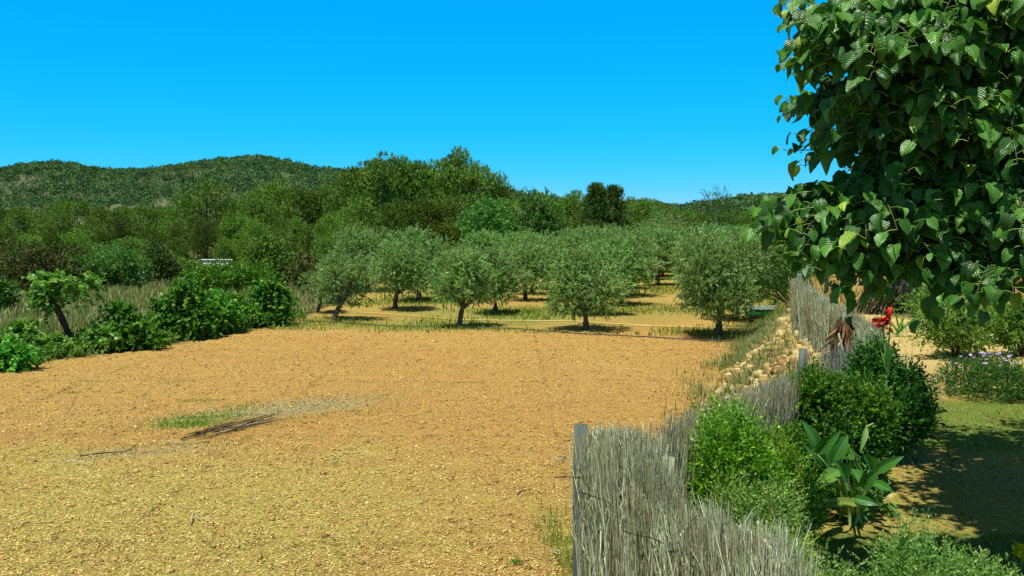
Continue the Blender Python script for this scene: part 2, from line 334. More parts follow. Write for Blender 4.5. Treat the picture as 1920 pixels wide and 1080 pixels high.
# ------------------------------------------------------------------ terrain
EY = np.array([-40, 0, 4.5, 5.1, 6.33, 8.0, 9.6, 12.6, 14.9, 19, 23, 30, 33, 40, 60, 100.])
EX = np.array([13.6, 1.73, .35, .86, 1.67, 2.6, 3.46, 5.15, 5.46, 6.17, 7.6, 10.1, 11.0, 13.4, 20, 36.])
def sst(a, b, x): t = np.clip((x - a) / (b - a), 0, 1); return t * t * (3 - 2 * t)
def fbm(x, y, s, seed=0, o=4):
    v = np.zeros(np.shape(x)); a = 1.; rs = np.random.default_rng(seed)
    for i in range(o):
        for _ in range(3):
            th = rs.uniform(0, 6.28); ph = rs.uniform(0, 6.28); f = rs.uniform(.7, 1.4)
            v = v + a * np.sin((x * math.cos(th) + y * math.sin(th)) * f / s + ph + 1.3 * np.sin((x * math.sin(th) - y * math.cos(th)) * f / s * .8 + ph * 2)) / 3
        a *= .5; s = s / 2.1
    return v
def ground_z(x, y):
    x = np.asarray(x, float); y = np.asarray(y, float)
    xe = np.interp(y, EY, EX)
    h = 1.5 * sst(-1.25 - .9 * sst(11, 16, y), 0, x - xe) * (1 - sst(60, 100, y))
    near_bank = np.exp(-((x - xe + .6) / .7) ** 2)
    h = h + .06 * near_bank * fbm(x, y, .5, 3)
    lx = np.interp(y, [0, 23.8, 28, 35, 45, 200], [-14.5, -13.9, -11.1, -8.5, -8.5, -8.5])   # scrub starts here
    h = h + .10 * sst(0, 3, lx - x) + .035 * fbm(x, y, 2.2, 7) * sst(0, 2, y - 6)
    return h
def gz(x, y): return float(ground_z(x, y))
def field_left(y): return np.interp(y, [0, 23.8, 28, 35, 37, 200], [-14.5, -13.9, -11.1, -8.5, -8.5, -8.5])
xs = np.unique(np.concatenate([np.arange(-16, 14, .14), np.arange(-60, 60, .8), np.array([s * v for v in np.geomspace(60, 3500, 26) for s in (-1, 1)])]))
ys = np.unique(np.concatenate([np.arange(2, 40, .14), np.arange(-20, 120, .8), np.geomspace(120, 4500, 28), -np.geomspace(20, 1500, 10)]))
X, Y = np.meshgrid(xs, ys); Z = ground_z(X, Y)
clod = (np.random.default_rng(1).random(X.shape) - .5)
infield = sst(0, .8, X - field_left(Y)) * sst(1.3, 2.0, np.interp(Y, EY, EX) - X) * (1 - sst(30.5, 33, Y + X * .12))
Z = Z + clod * .022 * infield
xe = np.interp(Y, EY, EX)
terr = sst(-.4, .3, X - xe)
z_straw = np.clip(.85 * np.exp(-(((X + 5) / 6.5) ** 2 + ((Y - 11.5) / 4.2) ** 2)) + .25 * (fbm(X, Y, 1.5, 11) > .4), 0, 1) * infield
gp = on(600, 750); gp2 = on(400, 800)
def ell(c, a, b, r=0):
    dx, dy = X - c[0], Y - c[1]; u = dx * math.cos(r) + dy * math.sin(r); v = -dx * math.sin(r) + dy * math.cos(r)
    return np.exp(-((u / a) ** 2 + (v / b) ** 2))
z_grey = np.clip(.55 * ell(on(590, 752), 2.6, 1.0, .35) + .6 * ell(on(480, 775), 2.4, .7, .35) + .6 * ell(on(250, 850), 2.2, .6, .3), 0, 1)
orch = (1 - infield) * (X > field_left(Y)) * (X < xe - .2) * (Y > 28) * (Y < 95)
z_grass = np.clip(orch * (.50 + .22 * fbm(X, Y, 2.5, 5)) + .8 * ell(on(365, 790), 1.3, .35, .3) + .6 * np.exp(-((X - xe + 1.3) / .45) ** 2) * (Y > 9), 0, 1)
pg = (sst(.3, .9, (X - xe)) * sst(11.2, 12.3, Y) * (1 - sst(24, 30, Y)))
z_pale = np.clip(pg * (1 - .3 * (fbm(X, Y, .8, 9) > .5)) + .7 * np.exp(-((X - xe + .7) / .9) ** 2) * (Y > 8) * (Y < 27), 0, 1)
z_scrub = np.clip(sst(-.2, .5, field_left(Y) - X) * .9 + .95 * sst(85, 95, Y) + .45 * terr * (Y > 24), 0, 1)
lawnz = terr * (1 - sst(11.2, 12.0, Y)) * sst(4.5, 4.6, Y)
lawn_g = lawnz * sst(8.6, 9.4, Y + .25 * (fbm(X, Y, .8, 21)))
z_grass = np.clip(z_grass + lawn_g * .9 + lawnz * (Y < 6.6) * .8 + .5 * terr * (Y < 4.6), 0, 1); z_straw = np.clip(z_straw + .75 * lawnz * (1 - lawn_g) , 0, 1)
ny, nx = X.shape; idx = np.arange(ny * nx).reshape(ny, nx)
Fg = np.stack([idx[:-1, :-1], idx[:-1, 1:], idx[1:, 1:], idx[1:, :-1]], -1).reshape(-1, 4)
gr = mk('ground', np.stack([X, Y, Z], -1), Fg, M['earth'], smooth=True,
        attrs=dict(straw=z_straw.ravel(), greyp=z_grey.ravel(), grass=z_grass.ravel(), pale=z_pale.ravel(), scrub=z_scrub.ravel()))
tag(gr, kind='structure')

# hills
RP = [(-700, 330), (-200, 335), (0, 322), (60, 312), (100, 308), (150, 314), (190, 322), (270, 324), (340, 315), (420, 303), (490, 298), (540, 305), (580, 317), (640, 325), (720, 333), (900, 350), (1000, 374),
      (1100, 386), (1200, 387), (1290, 394), (1330, 394), (1380, 386), (1440, 380), (1500, 371), (1560, 360), (1620, 350), (1700, 340), (1900, 325), (2300, 315), (2900, 330)]
RPX = np.array([p[0] for p in RP]); RPY = np.array([p[1] for p in RP])
def ridge(px):
    D = 760 - 330 * sst(900, 1400, px); return D, (HOR - np.interp(px, RPX, RPY)) / F_PX * D + CAM_Z
def hill_z(px, t):        # t: 0 foot .. 1 ridge .. beyond
    D, H = ridge(px); r = D * (.42 + .58 * t)
    x = (px - 960) / F_PX * r
    prof = np.where(t <= 1, sst(-.05, 1.12, t) / sst(-.05, 1.12, np.array(1.)), 1 - .35 * (t - 1) ** 2 * 4)
    z = H * prof - 1 + 7.0 * fbm(x, r, 55, 4) * np.clip(np.sin(np.clip(t, 0, 1) * math.pi), 0, 1)
    return x, r, z
pxs = np.linspace(-1100, 3300, 420); ts = np.linspace(0, 1.7, 80)
PX, TT = np.meshgrid(pxs, ts); hx, hy, hz = hill_z(PX, TT); hz[0] -= 3
ny, nx = PX.shape; idx = np.arange(ny * nx).reshape(ny, nx)
Fh = np.stack([idx[:-1, :-1], idx[:-1, 1:], idx[1:, 1:], idx[1:, :-1]], -1).reshape(-1, 4)
tag(mk('hills', np.stack([hx, hy, hz], -1), Fh, M['hill'], smooth=True), kind='structure')

# far wood on the hills: many crowns, nobody could count them
def ico():
    import bmesh
    b = bmesh.new(); bmesh.ops.create_icosphere(b, subdivisions=2, radius=1); V = np.array([v.co[:] for v in b.verts]); F = np.array([[v.index for v in f.verts] for f in b.faces]); b.free(); return V, F
IV, IF = ico()
rng = np.random.default_rng(8)
n = 9500
px = rng.uniform(-350, 2250, n); t = rng.uniform(.18, 1.03, n) ** .8
keep = ((px < 760) | (px > 900)); px, t = px[keep], t[keep]; n = len(px)
hx, hy, hz = hill_z(px, t)
gap = fbm(hx, hy, 28, 15) > 1.15
hx, hy, hz = hx[~gap], hy[~gap], hz[~gap]; n = len(hx)
rad = rng.uniform(1.7, 3.6, n) * np.where(hy < 500, .8, 1)
base = rng.random(n)
q_ = 95; d_ = rdir(rng, n * q_); d_[:, 2] = np.abs(d_[:, 2]) * 1.1 - .25; rr_ = np.repeat(rad, q_)
P_ = np.repeat(np.stack([hx, hy, hz + rad * .5], -1), q_, 0) + d_ * (rr_ * rng.uniform(.55, 1.12, n * q_))[:, None]
V_, F_, r_ = leaves(P_, norm(d_ + .7 * rdir(rng, n * q_)), norm(d_ + [0, 0, .6] + .6 * rdir(rng, n * q_)), rr_ * rng.uniform(.18, .42, n * q_), rr_ * rng.uniform(.18, .42, n * q_), rnd=np.clip(np.repeat(base, q_) * .6 + rng.random(n * q_) * .36, 0, 1))
tag(mk('hill_forest', V_, F_, M['farpine'], rnd=r_), kind='stuff', label='pine forest covering the distant hills', cat='forest')

# ------------------------------------------------------------------ tree prototypes
def limb_mesh(rng, base, tips, r0, bend=.35, K=7, sides=6):
    """a trunk forking to the tips: every limb leaves the trunk top"""
    return None
def make_olive(seed, H=3.5, rad=1.55, lean=(0, 0), n=620, forkz=.75, tz=None, trunk_r=.10, slim=False):
    rng = np.random.default_rng(seed)
    root = empty('olive_tree')
    top = np.array([lean[0], lean[1], forkz]); paths, radii = [], []
    b = bez((0, 0, -.15), (lean[0] * .2 + rng.normal() * .05, lean[1] * .2, forkz * .5), top, 8)
    paths.append(b); radii.append(np.linspace(trunk_r * 1.35, trunk_r * .85, 8) * (1 + .12 * rng.normal(size=8)))
    c = np.array([lean[0] * 1.3, lean[1] * 1.3, (H + forkz * .55) / 2 + .08]); Rv = np.array([rad, rad, (H - forkz * .55) / 2])
    lobes = sublobes(rng, c, Rv, 15, (.3, .48), -.75)
    for l in lobes[:9]:
        e = l[0] + rng.normal(size=3) * .1; mid = (top + e) / 2 + rng.normal(size=3) * .18 + np.array([0, 0, .12])
        paths.append(bez(top - np.array([0, 0, .05]), mid, e, 8)); radii.append(np.linspace(trunk_r * .62, trunk_r * .09, 8))
        for _ in range(3):
            s = bez(mid, mid, e, 8)[rng.integers(2, 6)]; e2 = e + rdir(rng, 1)[0] * .45 * rad
            paths.append(bez(s, (s + e2) / 2 + rng.normal(size=3) * .08, e2, 8)); radii.append(np.linspace(trunk_r * .22, trunk_r * .05, 8))
    V, F, r = tubes(paths, radii, 6)
    mk('trunk', V, F, M['olivebark'], root, r, smooth=True)
    V, F, r = shoots(rng, lobes, n, .34, 34, .085, .030, up=.55, shell=.45, jit=.75, spread=.85, droop=.15, face=.3, zmin=.45)
    V2, F2, r2 = shoots(rng, lobes[-1:], n // 7, .4, 30, .08, .026, up=.4, shell=.2, jit=.8, zmin=.45)
    V, F, r = cat_geo([(V, F, r), (V2, F2, r2)])
    mk('crown', V, F, M['olive'], root, r)
    return root
def make_pine(seed, H=9., rad=3., low=.25, mat='pine', n_cl=50, tuft=.27, conical=0.):
    rng = np.random.default_rng(seed); root = empty('conifer_tree' if conical else 'pine_tree')
    tp = bez((0, 0, -.3), (rng.normal() * .35, rng.normal() * .35, H * .5), (rng.normal() * .4, rng.normal() * .4, H * .93), 10)
    paths, radii = [tp], [np.linspace(.20, .03, 10) * H / 9]
    lobes = []
    for i in range(n_cl):
        f = rng.random() ** .8; z = low * H + (1 - low) * H * f
        prof = (1 - f) ** .75 * 1.05 + .08 if conical else math.sin(math.pi * min(1, (.18 + .82 * f)) ** 1.25) ** .7 + .12
        rr = rad * prof * math.sqrt(rng.uniform(.15, 1)); a = rng.uniform(0, 6.283)
        c = np.array([rr * math.cos(a), rr * math.sin(a), z]) + np.array([*tp[min(9, int(f * 9))][:2], 0])
        s = rng.uniform(.10, .19) * H * (.55 if conical else .8) * (1.1 - .4 * f)
        lobes.append((c, np.array([s, s, s * .62])))
        if i < 26:
            t0 = tp[max(2, min(9, int((z / H - .12) * 10)))]; paths.append(bez(t0, (t0 + c) / 2 + np.array([0, 0, -.1]), c, 10)); radii.append(np.linspace(.06, .015, 10) * H / 9)
    V, F, r = tubes(paths, radii, 5); mk('trunk', V, F, M['pinebark'], root, r, smooth=True)
    V, F, r = shoots(rng, lobes, int(n_cl * 54), .34, 7, tuft, .075, up=.9, shell=.72, jit=.45, spread=.6, face=.35)
    mk('crown', V, F, M[mat], root, r); return root
def make_bush(name, seed, Rv, mat, n, k=10, slen=.3, L=.1, W=.05, nl=14, zc=.5, trunks=4, up=.5, bark='pinebark', label=None, cat='bush', group=None, loc=(0, 0, 0), **kw):
    rng = np.random.default_rng(seed); root = empty(name, loc, 0, label, cat, group)
    Rv = np.array(Rv, float); c = np.array([0, 0, Rv[2] * zc]); lobes = sublobes(rng, c, Rv, nl, (.22, .5), -.35)
    lobes = [(a_ + rng.normal(size=3) * .12 * Rv * [1, 1, .7], q_ * rng.uniform(.75, 1.25)) for a_, q_ in lobes]
    V, F, r = shoots(rng, lobes, n, slen, k, L, W, up=up, zmin=0.0, **kw)
    paths = [bez((rng.normal() * .05 * Rv[0], rng.normal() * .05 * Rv[1], -.1), l[0] * .5, l[0] + rng.normal(size=3) * .1 * Rv, 7) for l in lobes[:trunks]]
    Vt, Ft, rt = tubes(paths, [np.linspace(.05, .012, 7) * min(1.5, Rv[2])] * len(paths), 5)
    mk('stems', Vt, Ft, M[bark], root, rt, smooth=True)
    mk('foliage', V, F, M[mat], root, r); return root

# ---- olive grove
OL = [make_olive(101, 2.95, 1.12, (.12, .05), 900, .80), make_olive(102, 3.25, 1.5, (.0, .1), 1400, .75), make_olive(103, 2.95, 1.5, (-.05, 0), 1350, .75),
      make_olive(104, 2.75, 1.35, (.35, .1), 700, .70), make_olive(105, 3.15, 1.5, (-.3, .2), 1200, .80)]
used = set()
def olive(v, x, y, rz=0., s=1., label=None, group='olive trees of the grove', sz=None, cat='olive tree'):
    o = OL[v]; s = s * .95
    if v not in used:
        used.add(v); o.location = (x, y, gz(x, y)); o.rotation_euler = (0, 0, rz); o.scale = (s, s, sz or s); tag(o, label, cat, group); return o
    return dup(o, (x, y, gz(x, y)), rz, s, label, cat, group, sz)
def gp_(px, py): p = on(px, py, 0); return p.x, p.y
x, y = gp_(625, 602); olive(3, x, y, .3, 1.0, 'small leaning olive tree at the left end of the front row, beside the vines')
x, y = gp_(862, 613); olive(0, x, y, 0., 1.0, 'young olive tree with narrow crown and thin forked trunk, second in the front row')
x, y = gp_(1098, 619); olive(2, x, y, .5, 1.0, 'broad olive tree on a short dark trunk, third from the left in the front row')
x, y = gp_(1350, 633); olive(1, x, y, 1.1, 1.05, 'dense olive tree nearest the stony bank, its thin trunk beside the green tank', sz=1.1)
x, y = gp_(740, 579); olive(4, x, y, 2.6, 1.0, 'olive with trunk leaning right, second row, between the first two front trees')
x, y = gp_(929, 588); olive(2, x, y, 2.0, .95, 'olive with straight dark trunk in the second row, right of the narrow one')
x, y = gp_(1128, 592); olive(0, x, y, 3.0, 1.05, 'low-crowned olive tree right behind the broad one of the front row')
x, y = gp_(985, 562); olive(3, x, y, 4.4, 1.1, 'olive tree with slanting twin trunks seen under the crowns mid-grove')
x, y = gp_(595, 586); olive(3, x, y, 5.5, .72, 'smallest olive, a stubby dark trunk behind the left end of the front row')
rng = np.random.default_rng(33)
ORD = ['first', 'second', 'third', 'fourth', 'fifth', 'sixth', 'seventh', 'eighth', 'ninth', 'tenth'] + [f'{k}th' for k in range(11, 40)]
A0 = np.array([2.7, 32.7]); CV = np.array([1.15, 5.1]); RW = np.array([4.8, -1.15])
taken = [(0, 0), (-1, 0), (1, 0), (-2, 0), (-2, 1), (-1, 1), (0, 1), (-1, 2)]
for j in range(0, 12):
    for i in range(-3 if j > 2 else -2, 6):
        if (i, j) in taken or (i > 1 and j < 1) or (i == -2 and j > 7) or (i == -3): continue
        p = A0 + CV * j + RW * i + rng.normal(size=2) * .35
        if i >= 1: p[0] += .4
        s = rng.uniform(.98, 1.16) * (1.06 if j > 6 else 1)
        v = int(rng.integers(0, 5)); xe_ = np.interp(p[1], EY, EX)
        if i >= 1 and p[0] > xe_ - 1.6 and p[0] < xe_ + .8: p[0] = xe_ + 1.5
        if i > 1 and p[1] < 34: continue
        onr = p[0] > xe_
        olive(v, p[0], p[1], rng.uniform(0, 6.28), s * (.85 if onr else 1.08 if j > 1 else 1), 'olive tree on the upper terrace beyond the stony bank' if onr else f'olive {ORD[i + 2]} from the left in the {ORD[j]} row from the field', 'olive trees on the upper terrace' if onr else 'olive trees of the rear rows')
p = at(690, 470, 52); olive(1, p.x, 52, 1, 1.22, 'tall olive tree whose silvery top rises above the left half of the grove')
big = make_olive(110, 4.9, 2.7, (.2, 0), 1100, 1.0, trunk_r=.2); p = at(1235, 440, 74); big.location = (p.x, 74, 0); tag(big, 'large rounded light-green olive tree standing above the far end of the grove', 'olive tree')

# ---- pines
PN = [make_pine(201), make_pine(202, 9, 2.6, .2), make_pine(203, 9, 3.4, .28), make_pine(204, 9, 2.9, .15), make_pine(205, 9, 2.3, .2)]
pused = set()
def pine(px, top, d, label, group, v=None, wid=1.):
    v = int(rng.integers(0, 5)) if v is None else v; H = CAM_Z + (HOR - top) / F_PX * d; s = H / 8.9; x = (px - 960) / F_PX * d
    sxy = s * wid; rz = rng.uniform(0, 6.28); o = PN[v]
    if v not in pused: pused.add(v); o.location = (x, d, 0); o.rotation_euler = (0, 0, rz); o.scale = (sxy, sxy, s); tag(o, label, 'pine tree', group)
    else: dup(o, (x, d, 0), rz, sxy, label, 'pine tree', group, s)
sk = []; g1 = 'pines of the tall stand'; l1 = 'tall olive-green pine in the high stand behind the left half of the grove'
for px, top in [(655, 334), (688, 320), (722, 304), (752, 311), (783, 319), (808, 316), (836, 306), (882, 318), (903, 328), (924, 347), (668, 352), (705, 340), (770, 345), (820, 350), (870, 352)]:
    sk.append(px); pine(px, top, 92 + rng.uniform(-4, 4), (f'{ORD[len(sk) - 1]} pine from the left along the skyline of the tall stand' if len(sk) < 11 else l1), g1, wid=.85)
pine(857, 295, 90, 'tallest pine, its spiky top highest above the whole wood', None, 1, .7)
pine(388, 346, 96, 'big pine standing out above the left wood below the saddle of the hills', None, 2, .95)
sk = []; g2 = 'pines of the left wood'; l2 = 'pine in the long wood below the distant hills, left of the tall stand'
for px, top in [(-40, 385), (0, 398), (32, 393), (72, 405), (112, 384), (150, 382), (190, 396), (232, 396), (275, 391), (312, 396), (350, 372), (432, 380), (470, 362), (500, 368), (526, 348), (562, 362), (600, 364), (632, 354)]:
    sk.append(px); pine(px, top, 100 + rng.uniform(-5, 9), f'{ORD[len(sk) - 1]} pine from the left along the skyline of the wood below the hills', g2)
for px in np.arange(-60, 660, 34):
    pine(px + rng.uniform(-12, 12), rng.uniform(398, 432), 84 + rng.uniform(-6, 6), l2, g2)
for px in np.arange(-40, 640, 95):
    pine(px + rng.uniform(-14, 14), rng.uniform(432, 452), 72 + rng.uniform(-3, 3), l2, g2, wid=1.2)
for px in np.arange(660, 960, 30):
    pine(px + rng.uniform(-12, 12), rng.uniform(372, 400), 84 + rng.uniform(-4, 4), l1, g1, wid=1.1)
g3 = 'pines beyond the grove'; l3 = 'low pine in the tree line behind the right half of the grove'
for px, top in [(950, 385), (985, 376), (1015, 369), (1045, 372), (1060, 380), (1078, 367), (1100, 374), (1130, 378), (1180, 378), (1205, 380), (1230, 382), (1160, 392), (1262, 393), (1290, 400), (1320, 402), (1300, 405), (1370, 398), (1400, 400), (1425, 393), (1455, 402), (1490, 405), (1530, 400), (1580, 395), (1640, 398), (1700, 395), (1770, 400), (1840, 396), (1910, 400)]:
    pine(px, top, 118 + rng.uniform(-8, 14), l3, g3)
for px in np.arange(1130, 1960, 36):
    pine(px + rng.uniform(-12, 12), rng.uniform(408, 422), 92 + rng.uniform(-5, 6), l3, g3, wid=1.2)
cyp = make_pine(210, 8, 1.9, .08, 'dark', 46, .34, 1.); H = CAM_Z + (HOR - 357) / F_PX * 88; cyp.location = (at(1118, 400, 88).x, 88, 0); cyp.scale = (H / 7.7,) * 3
tag(cyp, 'dark pointed conifer, taller left one of the close pair beyond the grove', 'conifer')
c2 = dup(cyp, (at(1157, 400, 90).x, 90, 0), 2., H / 7.7 * .98, 'dark pointed conifer with a ragged top, right one of the close pair beyond the grove', 'conifer')
# broadleaf tree behind the grove, thin feathery tree on the right
def make_tree(name, seed, H, rad, mat, n, L, W, label, loc, low=.3, k=7, shell=.5, bark='pinebark', trunk=.15, nl=16, cat='tree'):
    rng = np.random.default_rng(seed); root = empty(name, loc, 0, label, cat)
    c = np.array([0, 0, H * (1 + low) / 2]); Rv = np.array([rad, rad, H * (1 - low) / 2]); lobes = sublobes(rng, c, Rv, nl, (.26, .42), -.7)
    top = np.array([0, 0, H * low * 1.1]); paths = [bez((0, 0, -.2), (.1, 0, H * low * .5), top, 8)]; radii = [np.linspace(trunk * 1.2, trunk * .8, 8)]
    for l in lobes[:12]:
        paths.append(bez(top, (top + l[0]) / 2 + rng.normal(size=3) * .1 * rad, l[0], 8)); radii.append(np.linspace(trunk * .5, trunk * .08, 8))
    V, F, r = tubes(paths, radii, 6); mk('trunk', V, F, M[bark], root, r, smooth=True)
    V, F, r = shoots(rng, lobes, n, .45, k, L, W, up=.5, shell=shell, zmin=.2); mk('crown', V, F, M[mat], root, r); return root
make_tree('broadleaf_tree', 301, 6.6, 2.7, 'broad', 1500, .24, .14, 'bright green broadleaf tree with two upright sprigs behind the middle of the grove', (at(1005, 400, 76).x, 76, 0), .12)
make_tree('broadleaf_tree', 302, 5.9, 2.4, 'broad', 1300, .24, .14, 'bright green broadleaf tree half in front of the tall stand of pines', (at(915, 400, 74).x, 74, 0), .12)
make_tree('feathery_tree', 303, 7.2, 2.1, 'bush', 620, .16, .05, 'thin feathery tree with see-through crown standing against the sky above the grove', (at(1345, 400, 82).x, 82, 0), .35, 8, .2, trunk=.14)

# ---- bushes between vines and wood
def bush_at(px, base, d, wpx, hpx, mat, seed, label, n=1500, name='bush', L=.16, W=.08, cat='bush', group=None, z0=.1):
    x = (px - 960) / F_PX * d; rx = wpx / 2 / F_PX * d; h = hpx / F_PX * d
    return make_bush(name, seed, (rx, rx * .8, h * .60), mat, n, 8, .35, L, W, 18, .62, label=label, cat=cat, group=group, loc=(x, d, z0), shell=.6)
bush_at(440, 545, 50, 195, 52, 'shrubmid', 401, 'wide rounded green bush beyond the vines, left of the grove', 2600)
bush_at(505, 540, 54, 90, 90, 'pine', 402, 'upright yellow-green bush between the wide bush and the first olives', 1100)
bush_at(185, 545, 52, 150, 78, 'broad', 403, 'green bush behind the leaning vine, beside the white drum', 1700)
bush_at(55, 545, 50, 170, 80, 'brownbush', 404, 'brownish olive bush at the left edge behind the dry grass', 2000)
bush_at(300, 535, 58, 70, 70, 'dark', 405, 'dark bush in the shade between the white drum and the wide green bush', 900)
bush_at(-30, 600, 38, 110, 70, 'bush', 406, 'low dark green bush at the left edge among the dry grass', 900)
bush_at(575, 560, 50, 60, 60, 'brownbush', 407, 'small brownish bush under the left-end olives', 500)
bush_at(392, 502, 60, 34, 20, 'bush', 414, 'small bush standing right in front of the low white wall', 260)
bush_at(350, 500, 64, 60, 30, 'pine', 408, 'low yellow-green bush below the white wall', 800)
bush_at(1475, 565, 30, 110, 55, 'bush', 409, 'low green scrub on top of the stony bank behind the green tank', 1100, z0=1.35, L=.1, W=.03)
bush_at(1440, 555, 40, 80, 70, 'bush', 410, 'leafy green bush right of the densest olive, above the bank', 900, z0=1.2)
bush_at(1530, 520, 44, 120, 80, 'broad', 411, 'green bush in the distance behind the brushwood panel', 1000, z0=1.5)
# rough trees on upper terrace, right
def terr_at(px, py): return on(px, py, 1.5)

# ---- low white wall and drum in the wood
def box(c, s): 
    c = np.array(c); s = np.array(s) / 2
    V = np.array([[x, y, z] for x in (-1, 1) for y in (-1, 1) for z in (-1, 1)]) * s + c
    F = np.array([[0, 1, 3, 2], [4, 6, 7, 5], [0, 4, 5, 1], [2, 3, 7, 6], [0, 2, 6, 4], [1, 5, 7, 3]]); return V, F, np.zeros(6)
wl = empty('garden_wall', (at(400, 480, 67).x, 67, 0), .06, 'low white rendered wall glimpsed under the pines behind the wide bush', 'wall')
V, F, r = box((.2, 0, .6), (2.3, .25, 1.3)); mk('wall_face', V, F, M['white'], wl, r)
V, F, r = box((.2, 0, 1.30), (2.4, .34, .09)); mk('coping', V, F, M['white'], wl, r)
dr = empty('plastic_drum', (at(262, 510, 55).x, 55, .1), 0, 'white plastic drum standing in the shade by the dark bush', 'drum')
z_ = np.array([0, .04, .1, .4, .44, .48, .8, .88, .92]); rr_ = np.array([.24, .29, .3, .3, .315, .3, .3, .27, .2])
V, F, r = tubes([np.stack([z_ * 0, z_ * 0, z_], -1)], [rr_], 18); mk('drum_body', V, F, M['drum'], dr, r, smooth=True)
V, F, r = tubes([[(0, 0, .92), (0, 0, .95), (0, 0, .98)]], [[.15, .15, .12]], 14); mk('lid', V, F, M['grey'], dr, r)

# ------------------------------------------------------------------ vines at the left edge
HEART = np.array([[0, 0, 0], [-.5, .3, .1], [-.3, .8, .05], [0, 1, -.08], [.3, .8, .05], [.5, .3, .1]]); HEART_F = np.array([[0, 3, 2, 1], [0, 5, 4, 3]])
def vine(px, base, label, lobes_px, seed, mat='vine', trunk=None, n=260, d=None):
    p = on(px, base, .05); rng = np.random.default_rng(seed); root = empty('grape_vine', p, 0, label, 'vine', 'vines along the field edge')
    sc_ = p.y / F_PX; lobes = []
    for (lx, ly, rx, ry) in lobes_px:
        c = np.array([(lx - px) * sc_, rng.normal() * .15, (base - ly) * sc_]); rx, ry = max(6, rx - 8), max(5, ry - 7); lobes += sublobes(rng, c, (rx * sc_, max(.25, rx * sc_ * .8), ry * sc_), 6, (.3, .5), -.6)
    V, F, r = shoots(rng, lobes, int(n * 1.5), .42, 10, .115, .11, up=.3, shell=.25, jit=1.1, spread=1., droop=.35, face=.9, T=HEART, TF=HEART_F, zmin=.0)
    mk('foliage', V, F, M[mat], root, r)
    if trunk:
        q = [np.array([(a - px) * sc_, 0, (base - b_) * sc_]) for a, b_ in trunk]
        paths = [bez(q[0] - [0, 0, .1], q[1], q[2], 12)]; radii = [np.array([.12, .11, .10, .095, .10, .09, .095, .10, .09, .085, .09, .05]) * (1 + .1 * rng.normal(size=12))]
    else: paths, radii = [bez((0, 0, -.1), (.1, 0, .3), lobes[0][0], 12)], [np.linspace(.07, .03, 12)]
    for l in lobes[:7]:
        paths.append(bez(paths[0][-2], (paths[0][-2] + l[0]) / 2 + rng.normal(size=3) * .1, l[0] + rng.normal(size=3) * .15, 12)); radii.append(np.linspace(.022, .006, 12))
    V, F, r = tubes(paths, radii, 7); mk('trunk', V, F, M['vinebark'], root, r, smooth=True); return root
vine(140, 655, 'old vine with a bare leaning dark trunk and pale leaves on top', [(100, 528, 42, 14), (92, 560, 34, 22), (118, 520, 22, 12), (152, 540, 26, 12), (72, 570, 16, 12), (175, 532, 22, 8)], 501, 'vinelight', [(140, 655), (128, 610), (100, 562)], 150)
vine(95, 662, 'low leafy vine spreading at the foot of the leaning trunk, left side', [(60, 645, 60, 16), (100, 656, 50, 10), (45, 618, 26, 18)], 502, 'vinelight', None, 330)
vine(-10, 690, 'leafy vine sprawling on the ground at the left edge of the photo', [(10, 665, 50, 22), (-40, 660, 50, 35), (40, 672, 35, 14)], 503, 'vine', None, 300)
vine(175, 655, 'low vine with yellowing leaves just right of the leaning trunk', [(190, 630, 24, 18), (165, 648, 30, 9), (200, 645, 24, 12)], 504, 'vinelight', None, 220)
vine(238, 650, 'dark bushy vine with shade beneath it, between the leaning trunk and the tall mound', [(235, 610, 42, 26), (255, 630, 36, 18), (290, 640, 26, 12), (220, 585, 26, 14)], 505, 'vine', None, 330)
vine(345, 632, 'tallest mound of vine leaves with the pale stake poking out of its top', [(345, 560, 45, 32), (320, 590, 44, 30), (370, 600, 48, 26), (350, 620, 60, 18), (345, 535, 22, 14)], 506, 'vine', None, 620)
vine(425, 622, 'leafy vine in the middle of the hedge, right of the staked mound', [(425, 580, 46, 26), (410, 605, 50, 18), (400, 560, 26, 14)], 507, 'vine', None, 420)
vine(500, 610, 'last dense vine of the hedge, next to the first olive', [(500, 562, 42, 34), (480, 590, 46, 20), (530, 590, 24, 16), (505, 535, 22, 12)], 508, 'vine', None, 520)
st = empty('vine_stake', at(343, 560, 30.5), 0, 'pale grey stake with a bent top sticking out of the tallest vine mound', 'stake')
V, F, r = tubes([[(0, 0, -1.1), (0, 0, -.2), (0, 0, .5), (-.02, 0, .66), (.08, 0, .74), (.18, 0, .70), (.23, 0, .58)]], [[.025] * 7], 7); mk('pole', V, F, M['grey'], st, r, smooth=True)

# ------------------------------------------------------------------ grasses and litter (stuff)
def blades(name, rng, x, y, h, wd, mat, label, lean=.35, seg=2):
    n = len(x); z = ground_z(x, y) - .02; a = rng.uniform(0, 6.283, n); d = np.stack([np.cos(a), np.sin(a), 0 * a], -1); side = np.stack([-np.sin(a), np.cos(a), 0 * a], -1)
    b = np.stack([x, y, z], -1); h = h[:, None]; wd = wd[:, None]; ln = rng.uniform(0, lean, n)[:, None]; up = np.array([0, 0, 1.])
    m_ = b + up * h * .55 + d * h * ln * .4; t = b + up * h * (1 - ln * .3) + d * h * ln * 1.2
    V = np.stack([b - side * wd, b + side * wd, m_ + side * wd * .7, m_ - side * wd * .7, t + side * wd * .12, t - side * wd * .12], 1).reshape(-1, 3)
    f = np.array([[0, 1, 2, 3], [3, 2, 4, 5]]); F = (np.arange(n)[:, None, None] * 6 + f).reshape(-1, 4)
    return tag(mk(name, V, F, M[mat], None, np.repeat(rng.random(n), 2)), label, 'grass', None, 'stuff')
rng = np.random.default_rng(41)
